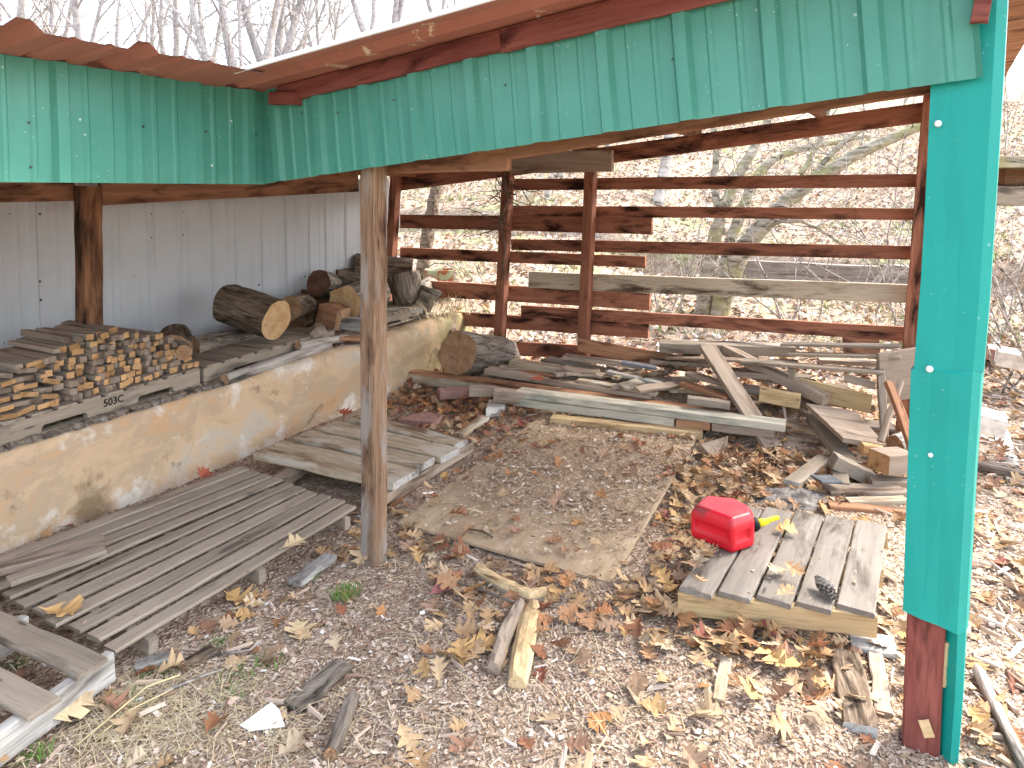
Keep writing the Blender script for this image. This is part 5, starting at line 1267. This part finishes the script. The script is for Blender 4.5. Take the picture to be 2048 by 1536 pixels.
def shrub(px, dist, label, n=9, h=1.7, lev=2, arch=.1, spread=.6, nm='bare_shrub'):
    b = DP(px, 500, dist); b.z = H(b)-.02; m_ = MB()
    for _ in range(n):
        d = RT*random.gauss(0, spread)+FH*random.gauss(0, spread*.5)+Vector((0, 0, 1)); branch(m_, b+RT*random.gauss(0, .12), d, random.uniform(.006, .013), h*random.uniform(.6, 1.2), 0, lev, 7, 4, .12, arch, 0, (2, 4))
    return tag(m_.build(nm, 'bark_pale'), label, 'shrub', 'bare shrubs on the slope')
random.seed(77)
for (px_, d_, lb, kw) in ((1340, 8.6, 'low bare shrub left of the multi-stemmed tree foot', {}), (1600, 7.6, 'bare arching shrub behind the middle right rails', dict(n=8, h=2.0, spread=.8)), (1720, 8.6, 'tall bare shrub behind the right rails next to the corner post', dict(n=8, h=2.4, spread=.8)),
    (1800, 7.3, 'spreading bare shrub half hidden by the teal-clad post', dict(n=8, h=2.2, spread=.9)), (1990, 7.0, 'thorny bare shrub right of the teal-clad post', dict(n=14, h=2.2, spread=.8)), (2060, 5.6, 'arching bare shrub at the right edge', dict(n=12, h=2.0, spread=.9)),
    (1560, 12.5, 'far bare shrub up the slope behind the multi-stemmed tree', dict(n=6, h=3.0)), (1780, 13.5, 'far bare thicket up the slope at the right rails', dict(n=7, h=3.4)), (1420, 14.5, 'far bare shrub up the slope at the centre rails', dict(n=5, h=2.8)), (2000, 13, 'far bare thicket above the timber rack', dict(n=9, h=4.0)),
    (1100, 9.5, 'thin bare shrub between the rear posts', dict(n=6, h=1.2)), (960, 8.2, 'low dry shrub right of the green bucket', dict(n=7, h=.8, spread=1.0)), (830, 11, 'thin saplings behind the left rails', dict(n=4, h=1.8, spread=.2)), (1880, 17, 'distant bare shrub on the slope crest', dict(n=7, h=3.8)), (1680, 18, 'distant bare thicket above the right rails', dict(n=6, h=3.8))):
    shrub(px_, d_, lb, **kw)
# evergreen-ish bush clump on the slope behind the middle rails
gb = []
p = DP(1380, 420, 14.5); p.z = H(p)
# timber edging on the slope
te = empty('timber_edging', (DP(1640, 540, 10).x, 10.5, H((0, 10.5))), 'weathered railway-tie edging terraced into the slope behind the rails', 'retaining edge')
for k_, (xa, xb) in enumerate(((-2.55, -.6), (-.58, -.12))):
    for q in range(2):
        a = Vector((xa, 10.46-.01*q, 0)); b = Vector((xb-.02, 10.46-.01*q, 0)); zt = float(height(0, 10.3))+.17+.17*q+.02*(k_ % 2)
        a.z = zt; b.z = zt-.01; plank('tie', a, b, .17, .165, 'tie', parent=te, anchor='mid', n=6, jit=.006)
# green rusty bucket
bp = DP(880, 560, 8.0); bp.z = H(bp)+.02
bk_ = empty('bucket', bp, 'rusty pale green metal bucket standing behind the rear rails', 'bucket')
t = NT('chipped_green_bucket'); n_ = t.noise(t.coord((1, 1, 1)), 9, 7, .65); t.col(t.mix(t.ramp(n_, [(.47, (0,)*3), (.56, (1,)*3)]), (.30, .38, .26), (.26, .10, .05))); t.rough(.7); M['bucket'] = t.m
mb = MB(); prof = [(.001, .01), (.145, .01), (.165, .28), (.172, .285), (.166, .29), (.158, .28), (.140, .03), (.001, .03)]; n_ = 28; vv = []; ff = []
for i in range(n_):
    a = 6.2832*i/n_
    for (r_, z_) in prof: vv.append((bp.x+math.cos(a)*r_, bp.y+math.sin(a)*r_, bp.z+z_))
k = len(prof)
for i in range(n_):
    for j in range(k-1): ff.append((i*k+j, ((i+1) % n_)*k+j, ((i+1) % n_)*k+j+1, i*k+j+1))
mb.add(vv, ff, 0, True).build('body', 'bucket', bk_)
MB().tube([bp+Vector((math.cos(a)*.17, math.sin(a)*.03, .285+.07*math.sin(a))) for a in [math.pi*i/10 for i in range(11)]], .005, 6).build('handle', 'screw', bk_)
# dead vine on the rear post
vn = MB(); random.seed(8)
for i in range(26):
    s_ = V(random.gauss(1012, 10), random.uniform(350, 470), 5.58); d = RT*random.gauss(.1, .8)+Vector((0, 0, random.gauss(-.1, .6)))-FH*.15*random.random()
    branch(vn, s_, d, random.uniform(.003, .007), random.uniform(.25, .75), 0, 1, 8, 4, .35, .12, 0, (1, 2))
vn.tube([V(1003, 560, 5.57), V(1010, 500, 5.56), V(1000, 440, 5.56), (V(1016, 400, 5.55)), V(1008, 350, 5.56)], [.008, .010, .012, .012, .008], 6)
tag(vn.build('vine', 'vine'), 'tangle of dead brown vine hanging on the rear post', 'vine')
# vine climbing beside the corner post outside
vn = MB(); vn.tube([Z(1922, 880, 0), DP(1942, 800, 4.2), DP(1962, 720, 4.2), DP(1968, 650, 4.2), DP(1962, 600, 4.2), DP(1975, 520, 4.25), DP(2000, 420, 4.3)], [.010, .011, .010, .010, .009, .007, .005], 7)
tag(vn.build('vine', 'bark_pale'), 'single grey woody vine rising outside the teal-clad post', 'vine')

# ------------------------------------------------------------------ light
wd_ = D.worlds.new('World'); SC.world = wd_; wd_.use_nodes = True; nt = wd_.node_tree; nt.nodes.clear()
bg = nt.nodes.new('ShaderNodeBackground'); ow = nt.nodes.new('ShaderNodeOutputWorld'); sk = nt.nodes.new('ShaderNodeTexSky'); hs = nt.nodes.new('ShaderNodeHueSaturation')
SUN_EL = R(48); saz = YAW-R(62)          # sun azimuth in the x-y plane measured ccw from +y
sdir = Vector((-math.sin(saz)*math.cos(SUN_EL), math.cos(saz)*math.cos(SUN_EL), math.sin(SUN_EL)))
sk.sky_type = 'NISHITA'; sk.sun_disc = False; sk.sun_elevation = SUN_EL; sk.sun_rotation = -saz; sk.air_density = 1.0; sk.dust_density = 3.0; sk.ozone_density = 1.0
hs.inputs['Saturation'].default_value = .55; hs.inputs['Value'].default_value = 1.0
nt.links.new(sk.outputs[0], hs.inputs['Color']); nt.links.new(hs.outputs[0], bg.inputs[0]); nt.links.new(bg.outputs[0], ow.inputs[0]); bg.inputs[1].default_value = .15
sl = D.lights.new('sun', 'SUN'); sl.energy = 1.3; sl.angle = R(22); sl.color = (1, .95, .88); so_ = D.objects.new('sun', sl); COL.objects.link(so_)
so_.rotation_euler = sdir.to_track_quat('Z', 'Y').to_euler(); so_.location = (0, 0, 20)
SC.view_settings.view_transform = 'Standard'; SC.view_settings.look = 'None'; SC.view_settings.gamma = 1; SC.view_settings.exposure = 2.58
SC.render.engine = 'CYCLES'; SC.cycles.max_bounces = 6; SC.cycles.diffuse_bounces = 3; SC.cycles.use_denoising = True
